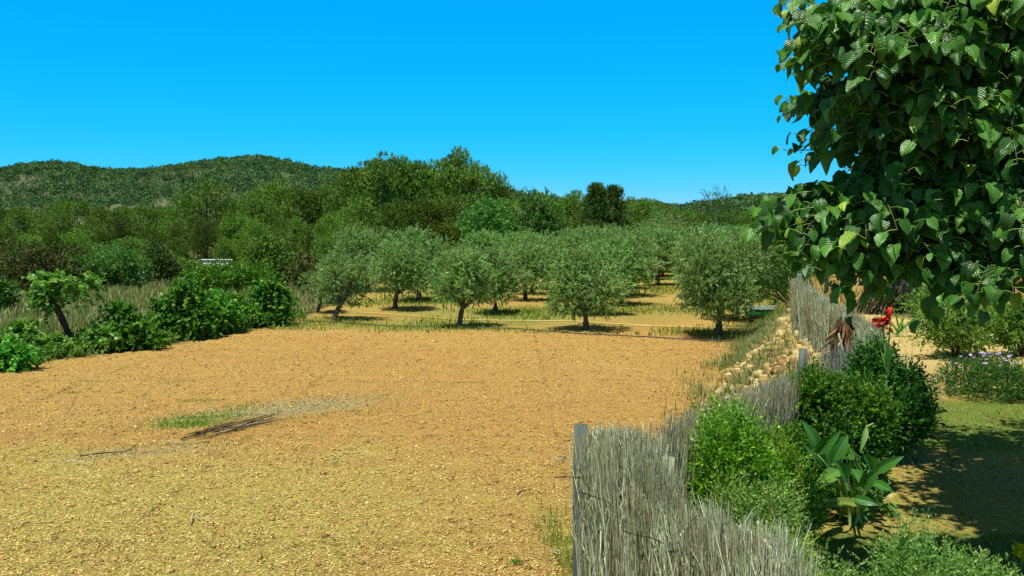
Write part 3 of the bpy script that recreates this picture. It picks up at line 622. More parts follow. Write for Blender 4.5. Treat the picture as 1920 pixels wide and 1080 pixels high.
# dry grass left of the field
n = 75000; y = 22 * (70 / 22) ** rng.random(n); x = field_left(y) - .3 - rng.random(n) ** .8 * (y * .62 + 4 - 9) ; k_ = x > -(y * .62 + 3)
x, y = x[k_], y[k_]; clump = fbm(x, y, 1.2, 31); k_ = (clump + rng.normal(size=len(x)) * .4 > -.2); x, y = x[k_], y[k_]
blades('dry_grass', rng, x, y, rng.uniform(.15, .62, len(x)) * (1 + .35 * fbm(x, y, 3, 32)) * (.5 + .5 * sst(0, 2.5, field_left(y) - x)), .005 + .0004 * y * rng.uniform(.4, 1, len(x)), 'drygrass', 'tall dry grass and weeds behind the vines at the left', .7)
# orchard floor
n = 60000; y = 30 * (75 / 30) ** rng.random(n); x = rng.uniform(-9, 1, n) * 0 + (-9 + rng.random(n) * (np.interp(y, EY, EX) + 8))
d0 = (y + x * .12) - 31.2; cl = fbm(x, y, 1.6, 51) + .25 * np.exp(-((d0 - 2) / 1.6) ** 2); k_ = (d0 > 0) & (cl + rng.normal(size=n) * .3 > .25)
x, y = x[k_], y[k_]; blades('orchard_grass', rng, x, y, rng.uniform(.05, .22, len(x)), .010 + .0004 * y * rng.random(len(x)), 'greengrass', 'patchy grass between the olive trees', .6)
# field patches + edge weeds
def patch(c, a, b, r, n): 
    u = rng.normal(size=n) * a; v = rng.normal(size=n) * b; return c[0] + u * math.cos(r) - v * math.sin(r), c[1] + u * math.sin(r) + v * math.cos(r)
xs_, ys_ = [], []
for (px, py, a, b, n) in [(350, 797, .42, .22, 900), (385, 783, .55, .16, 700), (430, 770, .5, .12, 250), (370, 752, .25, .08, 110), (455, 760, .3, .1, 100), (560, 760, .9, .3, 240), (640, 775, .9, .3, 220), (700, 740, 1.3, .4, 260), (135, 738, .12, .05, 40), (968, 1056, .035, .03, 60), (500, 790, 1.5, .3, 220), (320, 835, 1.2, .3, 160), (200, 850, 1.3, .3, 160)]:
    a_, b_ = patch(on(px, py), a, b, .35, n); xs_.append(a_); ys_.append(b_)
x = np.concatenate(xs_); y = np.concatenate(ys_)
blades('field_grass', rng, x, y, rng.uniform(.03, .10, len(x)), rng.uniform(.004, .010, len(x)), 'greengrass', 'sparse green grass tufts on the bare field', .8)
xs_, ys_ = [], []
for (px, py, a, b, n) in [(350, 798, .28, .13, 430), (392, 782, .42, .09, 260), (330, 790, .2, .1, 60), (372, 752, .22, .07, 45), (968, 1056, .02, .02, 22), (465, 755, .25, .06, 25)]:
    a_, b_ = patch(on(px, py), a, b, .35, n); xs_.append(a_); ys_.append(b_)
x = np.concatenate(xs_); y = np.concatenate(ys_)
blades('green_tufts', rng, x, y, rng.uniform(.03, .10, len(x)), rng.uniform(.003, .007, len(x)), 'fresh', 'bright green grass tufts at the upper end of the reed bundle', .7)
# leafy weeds creeping out between the vines
wl_ = []
for _ in range(150):
    y_ = rng.uniform(21.5, 37); x_ = float(field_left(y_)) - .35 - abs(rng.normal()) * .8; r_ = rng.uniform(.15, .42); wl_.append((np.array([x_, y_, gz(x_, y_) + .02]), np.array([r_ * 1.5, r_ * 1.2, r_ * rng.uniform(.4, 1.1)])))
V, F, r = shoots(rng, wl_, 2600, .26, 9, .085, .06, up=.4, shell=.3, jit=1., face=.7, T=HEART, TF=HEART_F, zmin=.02)
tag(mk('leafy_weeds', V, F, M['vinelight'], None, r * .7), 'low leafy weeds filling the foot of the vine row', 'weeds', None, 'stuff')
# foot of the bank
n = 42000; y = rng.uniform(8, 34, n); x = np.interp(y, EY, EX) - 1.1 - .3 * (y > 14) + rng.normal(size=n) * .55; k_ = fbm(x, y, .7, 61) + rng.normal(size=n) * .3 > -.1; x, y = x[k_], y[k_]
blades('bank_grass', rng, x, y, rng.uniform(.06, .34, len(x)), rng.uniform(.004, .012, len(x)), 'drygrass', 'dry grass along the foot and slope of the stony bank', .7)
n = 500; x = .45 + rng.normal(size=n) * .2; y = 5.9 + rng.normal(size=n) * .45; k_ = x < np.interp(y, EY, EX) - .15; x, y = x[k_], y[k_]
x2, y2 = patch(on(1062, 1050), .12, .9, .1, 700)
blades('post_grass', rng, np.concatenate([x, x2]), np.concatenate([y, y2]), rng.uniform(.06, .26, len(x) + 700), rng.uniform(.003, .006, len(x) + 700), 'greengrass', 'dry yellow-green grass at the foot of the corner post', .8)
# lawn
n = 90000; y = rng.uniform(4.6, 12.1, n); xe_ = np.interp(y, EY, EX); x = xe_ + .1 + rng.random(n) * 6.5; k_ = x < y * .66 + .4; x, y = x[k_], y[k_]
pr = np.where(y > 8.9, .95, np.where(y < 6.5, .55, .16)) + .3 * fbm(x, y, .7, 71); k_ = rng.random(len(x)) < pr; x, y = x[k_], y[k_]
blades('lawn_grass', rng, x, y, rng.uniform(.02, .055, len(x)), rng.uniform(.0025, .005, len(x)), 'lawn', 'short lawn and thin grass around the garden beds', .9)
n = 16000; y = rng.uniform(12, 27, n); x = np.interp(y, EY, EX) + .3 + rng.random(n) * 13; k_ = (x < y * .64) & (fbm(x, y, .9, 81) + rng.normal(size=n) * .3 > .45); x, y = x[k_], y[k_]
blades('garden_weeds', rng, x, y, rng.uniform(.04, .18, len(x)), rng.uniform(.005, .010, len(x)), 'greengrass', 'small weeds on the pale garden soil', .8)

# straw chips and clods on the field
def in_field(x, y): return (x > field_left(y) + .2) & (x < np.interp(y, EY, EX) - 1.35) & (y + x * .12 < 31.8)
n = 230000; y = 8.2 * (34 / 8.2) ** rng.random(n); x = rng.uniform(-1, 1, n) * (y * .6 + .6); k_ = in_field(x, y); x, y = x[k_], y[k_]
dens = .30 + .80 * np.exp(-(((x + 5) / 6.5) ** 2 + ((y - 11) / 4.) ** 2)) + .35 * fbm(x, y, .9, 91); k_ = rng.random(len(x)) < dens; x, y = x[k_], y[k_]; n = len(x)
P = np.stack([x, y, ground_z(x, y) + rng.uniform(.004, .022, n)], -1); a = rng.uniform(0, 6.28, n)
D = np.stack([np.cos(a), np.sin(a), rng.normal(size=n) * .25], -1); N = norm(np.array([0, 0, 1.]) + .5 * rng.normal(size=(n, 3)))
V, F, r = leaves(P, D, N, rng.uniform(.010, .042, n) * (1 + y / 50), rng.uniform(.005, .012, n) * (1 + y / 30), rnd=rng.beta(2.2, 1.6, n))
tag(mk('straw_litter', V, F, M['straw'], None, r), 'straw and wood chips scattered over the tilled field', 'litter', None, 'stuff')
OV = np.array([[1, 0, 0], [-1, 0, 0], [0, 1, 0], [0, -1, 0], [0, 0, 1], [0, 0, -1.]]); OF = np.array([[0, 2, 4], [2, 1, 4], [1, 3, 4], [3, 0, 4], [2, 0, 5], [1, 2, 5], [3, 1, 5], [0, 3, 5]])
def lumps(name, rng, x, y, s, mat, label, flat=.7, cat='rubble', VV=None, FF=None, jit=.35, lift=.1):
    n = len(x); VV = OV if VV is None else VV; FF = OF if FF is None else FF
    th = rng.uniform(0, 6.28, n); c_, s_ = np.cos(th)[:, None], np.sin(th)[:, None]
    A = VV[None] * (1 + jit * rng.normal(size=(n, len(VV), 1))) * (s[:, None, None] * np.array([1, 1, flat]) * rng.uniform(.7, 1.3, (n, 1, 3)))
    B = np.stack([A[..., 0] * c_ - A[..., 1] * s_, A[..., 0] * s_ + A[..., 1] * c_, A[..., 2]], -1) + np.stack([x, y, ground_z(x, y) + s * lift], -1)[:, None]
    F = (np.arange(n)[:, None, None] * len(VV) + FF[None]).reshape(-1, 3)
    return tag(mk(name, B.reshape(-1, 3), F, M[mat], None, np.repeat(rng.random(n), len(FF))), label, cat, None, 'stuff')
n = 75000; y = 8.2 * (34 / 8.2) ** rng.random(n); x = rng.uniform(-1, 1, n) * (y * .6 + .6); k_ = in_field(x, y); x, y = x[k_], y[k_]
lumps('soil_clods', rng, x, y, rng.exponential(.006, len(x)) + .004 + y * .0004, 'clod', 'small clods of orange earth over the field', .7, 'soil')
n = 900; y = rng.uniform(4.8, 11, n); x = np.interp(y, EY, EX) + .3 + rng.random(n) * 4.5; P = np.stack([x, y, ground_z(x, y) + .012], -1)
V, F, r = leaves(P, rdir(rng, n) * [1, 1, .15], norm(np.array([0, 0, 1.]) + .35 * rng.normal(size=(n, 3))), rng.uniform(.02, .06, n), rng.uniform(.015, .04, n), rnd=rng.beta(2, 1.4, n))
tag(mk('leaf_litter', V, F, M['dead'], None, r), 'dry fallen leaves on the shaded garden ground', 'litter', None, 'stuff')
n = 420; y = 8.5 * (32 / 8.5) ** rng.random(n); x = rng.uniform(-1, 1, n) * (y * .6); k_ = in_field(x, y); x, y = x[k_], y[k_]; n = len(x); a = rng.uniform(0, 6.28, n); l_ = rng.uniform(.03, .16, n)
b = np.stack([x, y, ground_z(x, y) + .02], -1); e = b + np.stack([np.cos(a) * l_, np.sin(a) * l_, rng.uniform(0, .03, n)], -1); mdl = (b + e) / 2 + rng.normal(size=(n, 3)) * .012; mdl[:, 2] = b[:, 2] + .02
V, F, r = tubes(np.stack([b, mdl, e], 1), np.full((n, 3), .005), 4, rng.random(n)); tag(mk('twig_litter', V, F, M['reed'], None, r), 'small dark twigs strewn over the tilled field', 'litter', None, 'stuff')
# bank rubble
n = 6400; y = 9 + 17 * rng.random(n); x = np.interp(y, EY, EX) - .6 - .3 * (y > 14) + rng.normal(size=n) * .5; k_ = fbm(x, y, .6, 63) + .35 * rng.normal(size=n) > -.15; x, y = x[k_], y[k_]; n = len(x)
lumps('bank_rubble', rng, x, y, np.minimum(rng.exponential(.026, n) + .014, .11), 'rock', 'loose yellow limestone rubble tumbling down the bank', .8, 'rubble', np.sign(IV) * np.abs(IV) ** .7, IF, .15, .15)
n = 900; y = 12 + 14 * rng.random(n); x = np.interp(y, EY, EX) + .8 + rng.random(n) * 7
lumps('garden_gravel', rng, x, y, rng.exponential(.012, n) + .012, 'rock', 'pale stones on the garden soil', .6)
rng = np.random.default_rng(77)
for i, (px, py, Y_, s) in enumerate([(1455, 573, 25.5, .20), (1465, 583, 25, .16), (1520, 640, 17.2, .17), (1510, 655, 16.6, .15), (1498, 628, 18.4, .15), (1540, 652, 15.5, .14), (1490, 668, 16.8, .13), (1470, 600, 23, .2), (1462, 648, 19.8, .14), (1530, 672, 14.6, .13), (1508, 690, 14.2, .14), (1450, 690, 17.6, .12)]):
    p = at(px, py, Y_); V = np.sign(IV) * np.abs(IV) ** .75 * (1 + .16 * rng.normal(size=(len(IV), 1))) * s * .8 * rng.uniform(.7, 1.4, 3) * np.array([1.1, 1, .65])
    o = mk('boulder', V, IF, M['rock'], None, np.full(len(IF), rng.uniform(.4, 1))); o.location = (p.x, p.y, gz(p.x, p.y) + s * .25)
    tag(o, 'yellowish limestone block lying in the rubble of the bank', 'stone', 'larger stones on the bank')

# ------------------------------------------------------------------ hoses, reeds, tank
def hose(name, pts, rad, mat, label):
    P = [np.array([*(on(a, b).xy), .03]) for a, b in pts]; P = np.array(P); t = np.linspace(0, len(P) - 1, 50)
    Q = np.stack([np.interp(t, range(len(P)), P[:, i]) for i in range(3)], -1); Q[:, 2] = ground_z(Q[:, 0], Q[:, 1]) + .045; Q[:, 1] += .05 * np.sin(t * 3.1)
    V, F, r = tubes([Q], [np.full(50, rad)], 7); return tag(mk(name, V, F, M[mat], None, r, smooth=True), label, 'hose')
hose('irrigation_hose', [(670, 587), (760, 593), (870, 601), (960, 603), (1060, 604), (1190, 610), (1330, 616), (1395, 618)], .022, 'hose', 'pale yellow irrigation hose running along the front row of olives')
hose('irrigation_hose', [(560, 605), (700, 611), (830, 614), (960, 617), (1090, 628), (1250, 637), (1400, 643)], .02, 'darkhose', 'thin dark irrigation pipe along the near edge of the grove')
hose('irrigation_hose', [(1010, 607), (1110, 609), (1240, 612), (1340, 613)], .012, 'hose', 'short thin pale pipe just behind the long pale hose')
rng = np.random.default_rng(55)
bd = empty('reed_bundle', on(430, 803), 0, 'flattened bundle of dark old reeds lying on the field by the green tuft', 'reeds')
a0, a1 = on(325, 834), on(530, 783); dv = np.array([a1.x - a0.x, a1.y - a0.y, 0]); Lr = np.linalg.norm(dv); dv /= Lr; nv = np.array([-dv[1], dv[0], 0]); b0 = np.array(bd.location)
paths = []; n = 34
for i in range(n):
    s0 = rng.uniform(0.05, .6) * Lr; ln = rng.uniform(.4, 1.7); off = rng.normal() * (.05 + .06 * math.sin(math.pi * min(1, s0 / Lr + .25))); h = abs(rng.normal()) * .025 + .02
    p0 = np.array([a0.x, a0.y, 0]) - b0 + dv * s0 + nv * off; p1 = p0 + dv * min(ln, Lr - s0) + nv * rng.normal() * .2
    q = bez(p0, (p0 + p1) / 2 + nv * rng.normal() * .05, p1, 6); q[:, 2] = h; paths.append(q)
V, F, r = tubes(paths, [np.linspace(.009, .004, 6)] * n, 4, rng.random(n) ** 1.1); mk('reeds', V, F, M['reed'], bd, r)
for (p_, lab, cl) in [([(120, 873), (150, 874), (172, 878), (176, 866), (166, 858)], 'pale hooked dead branch on the left of the field', 'palewire'),
                      ([(310, 833), (330, 836), (365, 834)], 'short pale stick just below the reed bundle', 'palewire'),
                      ([(358, 990), (361, 975), (366, 972), (374, 980), (400, 985)], 'small pale hooked twig on the near field', 'palewire'),
                      ([(150, 862), (200, 858), (235, 852), (250, 845)], 'thin dark stick lying near the hooked dead branch', 'reed'),
                      ([(970, 933), (985, 928), (997, 921)], 'tiny dark twig on the middle of the field near the fence corner', 'reed')]:
    q = np.array([[*on(a, b).xy, .03] for a, b in p_]); t = np.linspace(0, len(q) - 1, 14); Q = np.stack([np.interp(t, range(len(q)), q[:, i]) for i in range(3)], -1); Q[:, 2] = ground_z(Q[:, 0], Q[:, 1]) + .04 + .02 * np.sin(t * 2)
    sz = .011 if 'hooked' in lab else .009
    V, F, r = tubes([Q], [np.linspace(sz, sz * .5, 14)], 6); tag(mk('fallen_stick', V, F, M[cl], None, r, smooth=True), lab, 'stick')

tk = empty('water_tank', (9.25, 33, gz(9.25, 33) + .03), .05, 'old green tank on a dark undercarriage with a grey shaggy cover, by the bank', 'tank')
q = np.array([(-.55, 0, .42), (-.53, 0, .42), (-.5, 0, .42), (-.02, 0, .42), (0, 0, .42), (.02, 0, .42), (.5, 0, .42), (.53, 0, .42), (.56, 0, .42)])
V, F, r = tubes([q], [[.10, .17, .2, .2, .21, .2, .2, .17, .1]], 18); mk('tank_body', V, F, M['tank'], tk, r, smooth=True)
rng = np.random.default_rng(66); n = 1500; a = rng.uniform(-.7, .55, n); xx = rng.uniform(-.6, .55, n)
p0 = np.stack([xx, .22 * np.sin(a) , .42 + .225 * np.cos(a)], -1); dn = np.stack([rng.normal(size=n) * .02, np.cos(a) * np.sign(a) * .12, -np.abs(np.sin(a)) * .12 + .02], -1)
V, F, r = tubes(np.stack([p0, p0 + dn * .5 + [0, 0, .02], p0 + dn], 1), np.full((n, 3), .008), 3, rng.random(n), cap=False); mk('cover', V, F, M['greytwig'], tk, r)
for sx_ in (-.32, .34):
    V, F, r = tubes([[(sx_ - .05, 0, .17), (sx_, 0, .17), (sx_ + .05, 0, .17)]], [[.14, .17, .14]], 16); mk('wheel', V, F, M['rubber'], tk, r)
V, F, r = box((-.1, -.12, .24), (.5, .06, .08)); mk('frame', V, F, M['rust'], tk, r)
V, F, r = tubes([[(.5, 0, .2), (.85, 0, .16), (1.1, 0, .12)]], [[.03, .025, .02]], 8); mk('drawbar', V, F, M['grey'], tk, r)

# ------------------------------------------------------------------ brushwood fence
rng = np.random.default_rng(12)
def brush(line, n, topf, bottom=1.35, thick=.035, rad=(.0022, .0045), lean=.06, sides=3, K=6, gaps=None, zvar=.10, fork=.45):
    line = np.array(line, float); seg = np.linalg.norm(np.diff(line, axis=0), axis=1); s = np.concatenate([[0], np.cumsum(seg)]); L = s[-1]
    u = rng.random(n) * L
    if gaps is not None: u = u[rng.random(n) < gaps(u / L)]; n = len(u)
    bx = np.interp(u, s, line[:, 0]); by = np.interp(u, s, line[:, 1]); i = np.clip(np.searchsorted(s, u) - 1, 0, len(seg) - 1)
    td = (line[1:] - line[:-1])[i] / seg[i][:, None]; nd = np.stack([-td[:, 1], td[:, 0]], -1)
    off = rng.normal(size=n) * thick; top = topf(u / L) + np.clip(rng.normal(size=n), -2, 1.) * zvar * .22 + .03 * np.sin(u * 17) + .025 * np.sin(u * 41 + 1) * np.sin(u * 7) + .02 * np.sin(u * 83) - (rng.random(n) < .55) * rng.exponential(zvar * 1.6, n)
    lt = rng.normal(size=n) * lean; ln = rng.normal(size=n) * lean * .7
    zb = np.full(n, bottom) + rng.random(n) ** 3 * .8 * (top - bottom); t = np.linspace(0, 1, K)[None]
    cv = rng.normal(size=n) * .035; H = (top - zb)[:, None]; wob = rng.normal(size=(n, K)) * .009
    x = bx[:, None] + nd[:, :1] * (off[:, None] + ln[:, None] * t * H + wob) + td[:, :1] * (lt[:, None] * t * H + cv[:, None] * np.sin(t * 3.1))
    y = by[:, None] + nd[:, 1:] * (off[:, None] + ln[:, None] * t * H + wob) + td[:, 1:] * (lt[:, None] * t * H + cv[:, None] * np.sin(t * 3.1))
    z = zb[:, None] + t * H; rr = rng.uniform(*rad, n)[:, None] * (1.1 - .75 * t)
    P = np.stack([x, y, z], -1); tone = .5 + .22 * np.sin(u * 31 + 2 * np.sin(u * 13)) + .16 * np.sin(u * 87); rn = np.clip(.5 * tone + .5 * rng.beta(1.6, 1.6, n) + rng.normal(size=n) * .08, 0, 1)
    G = tubes(P, rr, sides, rn, cap=False)
    m = int(n * fork); fi = rng.integers(0, n, m); k0 = rng.integers(K // 2, K - 1, m); b = P[fi, k0]; fd = norm(np.stack([td[fi, 0] * rng.normal(size=m) * .5, td[fi, 1] * rng.normal(size=m) * .5, np.full(m, 1.)], -1) + .15 * rdir(rng, m)); fl_ = rng.uniform(.06, .22, m)
    e = b + fd * fl_[:, None]; e[:, 2] = np.minimum(e[:, 2], top[fi] + .04); q = np.stack([b, (b + e) / 2 + .012 * rng.normal(size=(m, 3)), e], 1)
    return cat_geo([G, tubes(q, rr[fi, :1] * np.array([[.8, .6, .35]]), sides, np.clip(rn[fi] + .15, 0, 1), cap=False)])
def post(name, base, top, r_, mat, parent, K=8, lean=(0, 0)):
    t = np.linspace(0, 1, K); P = np.stack([base[0] + lean[0] * t, base[1] + lean[1] * t, base[2] + (top - base[2]) * t], -1)
    V, F, r = tubes([P], [np.full(K, r_) * (1 + .05 * rng.normal(size=K))], 12); return mk(name, V, F, M[mat], parent, r, smooth=False)
# near panel
near = [(.415, 4.40), (.60, 3.72), (.885, 2.75)]
def top_near(f):
    return np.interp(f, [0, .15, .31, .36, .43, .51, .65, .85, 1.], [2.74, 2.80, 2.86, 2.89, 2.72, 2.66, 2.70, 2.75, 2.78])
fn = empty('brushwood_fence', (0, 0, 0), 0, 'large grey heather brushwood panel filling the bottom of the photo, with its corner post', 'fence')
V, F, r = brush(near, 9500, top_near, 1.3, .028, (.0016, .0036), .045, 3, 7, lambda f: np.interp(f, [0, .38, .52, .7, .85, 1], [1, 1, .7, .6, .45, .5]))
V2, F2, r2 = brush(near, 700, lambda f: top_near(f) - .03, 1.9, .04, (.003, .0055), .10, 4, 7)
k2 = [(V, F, r), (V2, F2, np.clip(r2 + .12, 0, 1))]
V, F, r = cat_geo(k2); mk('brushwood', V, F, M['twig'], fn, r)
post('post', np.array([.335, 4.50, 1.1]), at(1090, 797, 4.5).z, .034, 'post', fn, lean=(.02, 0))
def wire(pts, rad, mat, parent, name='wire', K=20):
    q = np.array(pts, float); t = np.linspace(0, len(q) - 1, K); Q = np.stack([np.interp(t, range(len(q)), q[:, i]) for i in range(3)], -1); Q[1:-1] = (Q[:-2] + Q[1:-1] * 2 + Q[2:]) / 4
    V, F, r = tubes([Q], [np.full(K, rad)], 5); return mk(name, V, F, M[mat], parent, r, smooth=True)
def fl(px, py, off=.11):   # point on near panel's camera side at a pixel
    d = ray(px, py); a = np.array([.37, 4.46]); b = np.array([.87, 2.8]); t = b - a
    k = (a[0] * t[1] - a[1] * t[0]) / (d.x * t[1] - d.y * t[0]); p = d * k; return (p.x - off, p.y - off * .2, CAM_Z + p.z)
wire([fl(1078, 893), fl(1105, 892), fl(1133, 893), fl(1142, 905), fl(1148, 915)], .0028, 'wire', fn)
wire([fl(1130, 920), fl(1160, 929), fl(1185, 938), fl(1196, 948)], .0032, 'wire', fn)
wire([fl(1215, 992), fl(1240, 1000), fl(1270, 1004), fl(1294, 1015)], .0025, 'wire', fn)
wire([fl(1285, 1032, .08), fl(1305, 1031, .08), fl(1322, 1036, .07), fl(1335, 1050, .03)], .0045, 'wire', fn)
wire([fl(1079, 853), fl(1086, 860), fl(1097, 858), fl(1101, 852), fl(1090, 854)], .004, 'palewire', fn, 'tie')
wire([fl(1076, 1027), fl(1088, 1030), fl(1086, 1036), fl(1076, 1031)], .003, 'palewire', fn, 'tie')
for px, py, dx, s_ in [(1120, 835, 25, 1), (1180, 850, -35, .9), (1430, 990, 12, 1), (1448, 975, -6, 1.2), (1462, 1010, 8, 1.1), (1380, 975, 8, 1), (1415, 985, 14, .9), (1350, 1000, -10, 1), (1470, 1020, -8, 1.3)]:
    wire([fl(px - dx, py + 90 * s_, .04), fl(px - dx * .5, py + 45 * s_, .05), fl(px, py, .05)], .0045, 'palewire' if px > 1400 else 'post', fn, 'loose_branch')
# long panel running away from the corner
farl = [(.90, 5.15), (1.67, 6.33), (2.6, 8.0), (3.1, 8.95)]
def top_far(f): return np.interp(f, [0, .04, .1, .5, .8, 1], [2.52, 2.62, 2.60, 2.52, 2.42, 2.38])
ff_ = empty('brushwood_fence', (0, 0, 0), 0, 'long brown-grey brushwood panel running from the corner post behind the bright shrubs', 'fence')
V, F, r = brush(farl, 8600, top_far, 1.3, .03, (.0025, .005), .05, 3, 5); mk('brushwood', V, F, M['twigbrown'], ff_, r)
post('post', np.array([at(1253, 860, 4.62).x, 4.62, 1.3]), at(1253, 858, 4.62).z, .036, 'newpost', ff_)
post('post', np.array([2.55, 7.8, 1.3]), 2.72, .035, 'post', ff_, lean=(.03, 0)); post('post', np.array([1.62, 6.2, 1.3]), 2.48, .035, 'post', ff_)
wire([(.45, 4.58, 2.2), (.86, 5.02, 2.25), (1.66, 6.25, 2.2), (2.6, 7.92, 2.15)], .002, 'wire', ff_)
# far panel
f3l = [(6.2, 19.2), (5.85, 17), (5.46, 14.9), (5.25, 13.4), (5.0, 12.2), (4.55, 11.4)]
def top_3(f): return np.interp(f, [0, .05, .3, .55, .8, 1], [2.66, 2.62, 2.48, 2.45, 2.38, 2.40])
f3 = empty('brushwood_fence', (0, 0, 0), 0, 'distant silvery brushwood panel on top of the stony bank, left of the red flower', 'fence')
V, F, r = brush(f3l, 9000, top_3, 1.3, .05, (.004, .009), .08, 3, 4, zvar=.08); mk('brushwood', V, F, M['twig'], f3, r)
post('post', np.array([6.2, 19.1, 1.3]), 2.8, .05, 'post', f3); post('post', np.array([5.05, 12.2, 1.3]), 2.55, .05, 'post', f3)
# heap of silver twigs + brown dead stump
tw = empty('dead_shrub', (4.28, 10.8, 1.45), 0, 'silvery grey dead shrub of fine twigs left of the red canna flower', 'dead shrub')
n = 1700; a = rng.uniform(0, 6.28, n); sp3 = rng.uniform(0, .3, n); h = rng.uniform(.4, .95, n); b = np.stack([.22 * rng.normal(size=n), .3 * rng.normal(size=n), np.full(n, -.05)], -1)
e = b + np.stack([np.cos(a) * sp3, np.sin(a) * sp3, h], -1); mid_ = (b + e) / 2 + rng.normal(size=(n, 3)) * .05
tt = np.linspace(0, 1, 5)[None, :, None]; P = (1 - tt) ** 2 * b[:, None] + 2 * tt * (1 - tt) * mid_[:, None] + tt ** 2 * e[:, None]
V, F, r = tubes(P, np.broadcast_to(np.linspace(.006, .002, 5), (n, 5)), 3, rng.random(n), cap=False); mk('twigs', V, F, M['greytwig'], tw, r)
V, F, r = tubes([bez((0, 0, -.1), (-.1, 0, .4), (-.28, 0, 1.05), 6), bez((.1, 0, -.1), (.1, 0, .3), (.3, 0, .9), 6)], [np.linspace(.02, .01, 6)] * 2, 6); mk('stem', V, F, M['newpost'], tw, r)
p = at(1582, 640, 11.8); ds = empty('dead_palm', (p.x, p.y, 1.5), 0, 'brown dead stump shrouded in hanging dry leaves against the distant brushwood panel', 'dead plant')
V, F, r = tubes([bez((0, 0, -.1), (.03, 0, .5), (-.02, 0, 1.02), 8)], [np.linspace(.09, .06, 8)], 9); mk('stump', V, F, M['darkpost'], ds, r)
n = 260; a = rng.uniform(0, 6.28, n); z_ = rng.uniform(.15, 1.12, n); P = np.stack([.06 * np.cos(a), .06 * np.sin(a), z_], -1); D = np.stack([np.cos(a) * .5, np.sin(a) * .5, -rng.uniform(.2, 1.2, n)], -1); D[z_ > 1.0, 2] -= .3
V, F, r = leaves(P, D, np.stack([np.cos(a), np.sin(a), .4 + 0 * a], -1) + .3 * rng.normal(size=(n, 3)), rng.uniform(.15, .42, n), rng.uniform(.02, .06, n), rnd=rng.random(n)); mk('dry_leaves', V, F, M['dead'], ds, r)

# ------------------------------------------------------------------ garden shrubs
def gshrub(px, py_top, d, wpx, label, seed, mat, n, L, W, k=12, slen=.16, name='garden_shrub', z0=1.5, up=.7, deep=.8, cat='shrub', face=.5, shell=.5, nl=22):
    x = (px - 960) / F_PX * d; rx = wpx / 2 / F_PX * d; h = at(px, py_top, d).z - z0
    return make_bush(name, seed, (rx, rx * deep, h * .53), mat, n, k, slen, L, W, nl, .62, label=label, cat=cat, loc=(x, d, z0), up=up, shell=shell, face=face, bark='mulbark')
gshrub(1372, 766, 5.25, 190, 'bright green fine-leaved shrub rising behind the near fence panel', 601, 'shrub', 3400, .026, .011, slen=.12)
gshrub(1438, 785, 5.9, 160, 'bright green rounded shrub between the first shrub and the big paddle leaves', 602, 'shrub', 3200, .026, .011, slen=.12)
gshrub(1478, 800, 6.9, 110, 'mid-green shrub wedged between the bright ones and the dark glossy dome', 612, 'shrubmid', 2600, .028, .013, slen=.13)
gshrub(1425, 868, 4.9, 190, 'grey-green fine-leaved shrub low behind the ragged end of the near fence panel', 603, 'greygreen', 3600, .020, .008, slen=.12)
gshrub(1440, 958, 4.3, 185, 'yellow-green low shrub at the ragged end of the near fence panel', 604, 'shrubyellow', 2200, .022, .010, slen=.10)
gshrub(1560, 676, 7.7, 200, 'glossy green dome-shaped shrub in front of the fence, its left half in sunlight', 605, 'shrubmid', 4200, .036, .018, slen=.14)
gshrub(1580, 745, 7.55, 130, 'dark glossy shrub just behind the big paddle leaves', 606, 'shrubdark', 2600, .040, .020, slen=.14)
gshrub(1655, 640, 8.8, 160, 'tallest dark shrub standing in the shade of the big tree, under the red flower', 607, 'shrubdark', 4200, .042, .020, slen=.16)
gshrub(1385, 742, 6.9, 30, 'tiny round green shrub on the field side of the long brushwood panel', 608, 'shrub', 260, .03, .016, z0=1.45)
gshrub(1735, 988, 4.5, 175, 'grey-green herb clump with yellow tips at the bottom edge of the garden', 609, 'greygreen', 2000, .021, .008, slen=.14, deep=.6)
gshrub(1600, 1052, 4.3, 150, 'low sparse grey-green herb beside the ragged fence end', 610, 'greygreen', 800, .030, .009, slen=.10, deep=.7)
gshrub(1860, 1045, 4.6, 160, 'low yellow-green weed clump in the bottom corner of the garden', 611, 'greygreen', 700, .03, .010, slen=.10, deep=.7)
# rose bushes
def rose(px, base, top, wpx, label, seed, n=650):
    p = on(px, base, 1.5); h = at(px, top, p.y).z - 1.5
    return make_bush('rose_bush', seed, (wpx / 2 / F_PX * p.y, wpx / 2 / F_PX * p.y * .8, h * .5), 'rose', n, 7, .2, .06, .04, 18, 1.05, label=label, cat='rose bush', group='rose bushes on the pale soil', loc=p, shell=.4, bark='vinebark', trunks=9, face=.8)
rose(1790, 668, 590, 130, 'wide rose bush in the middle of the pale garden soil, behind the purple flowers', 621, 1100)
rose(1868, 645, 590, 70, 'small rose bush just right of the wide one', 622, 450)
rose(1912, 668, 578, 90, 'rose bush cut by the right edge of the photo, behind the purple flowers', 623, 700)
rose(1830, 612, 575, 120, 'low rose bush behind the wide one, below the dark hanging leaves', 624, 600)
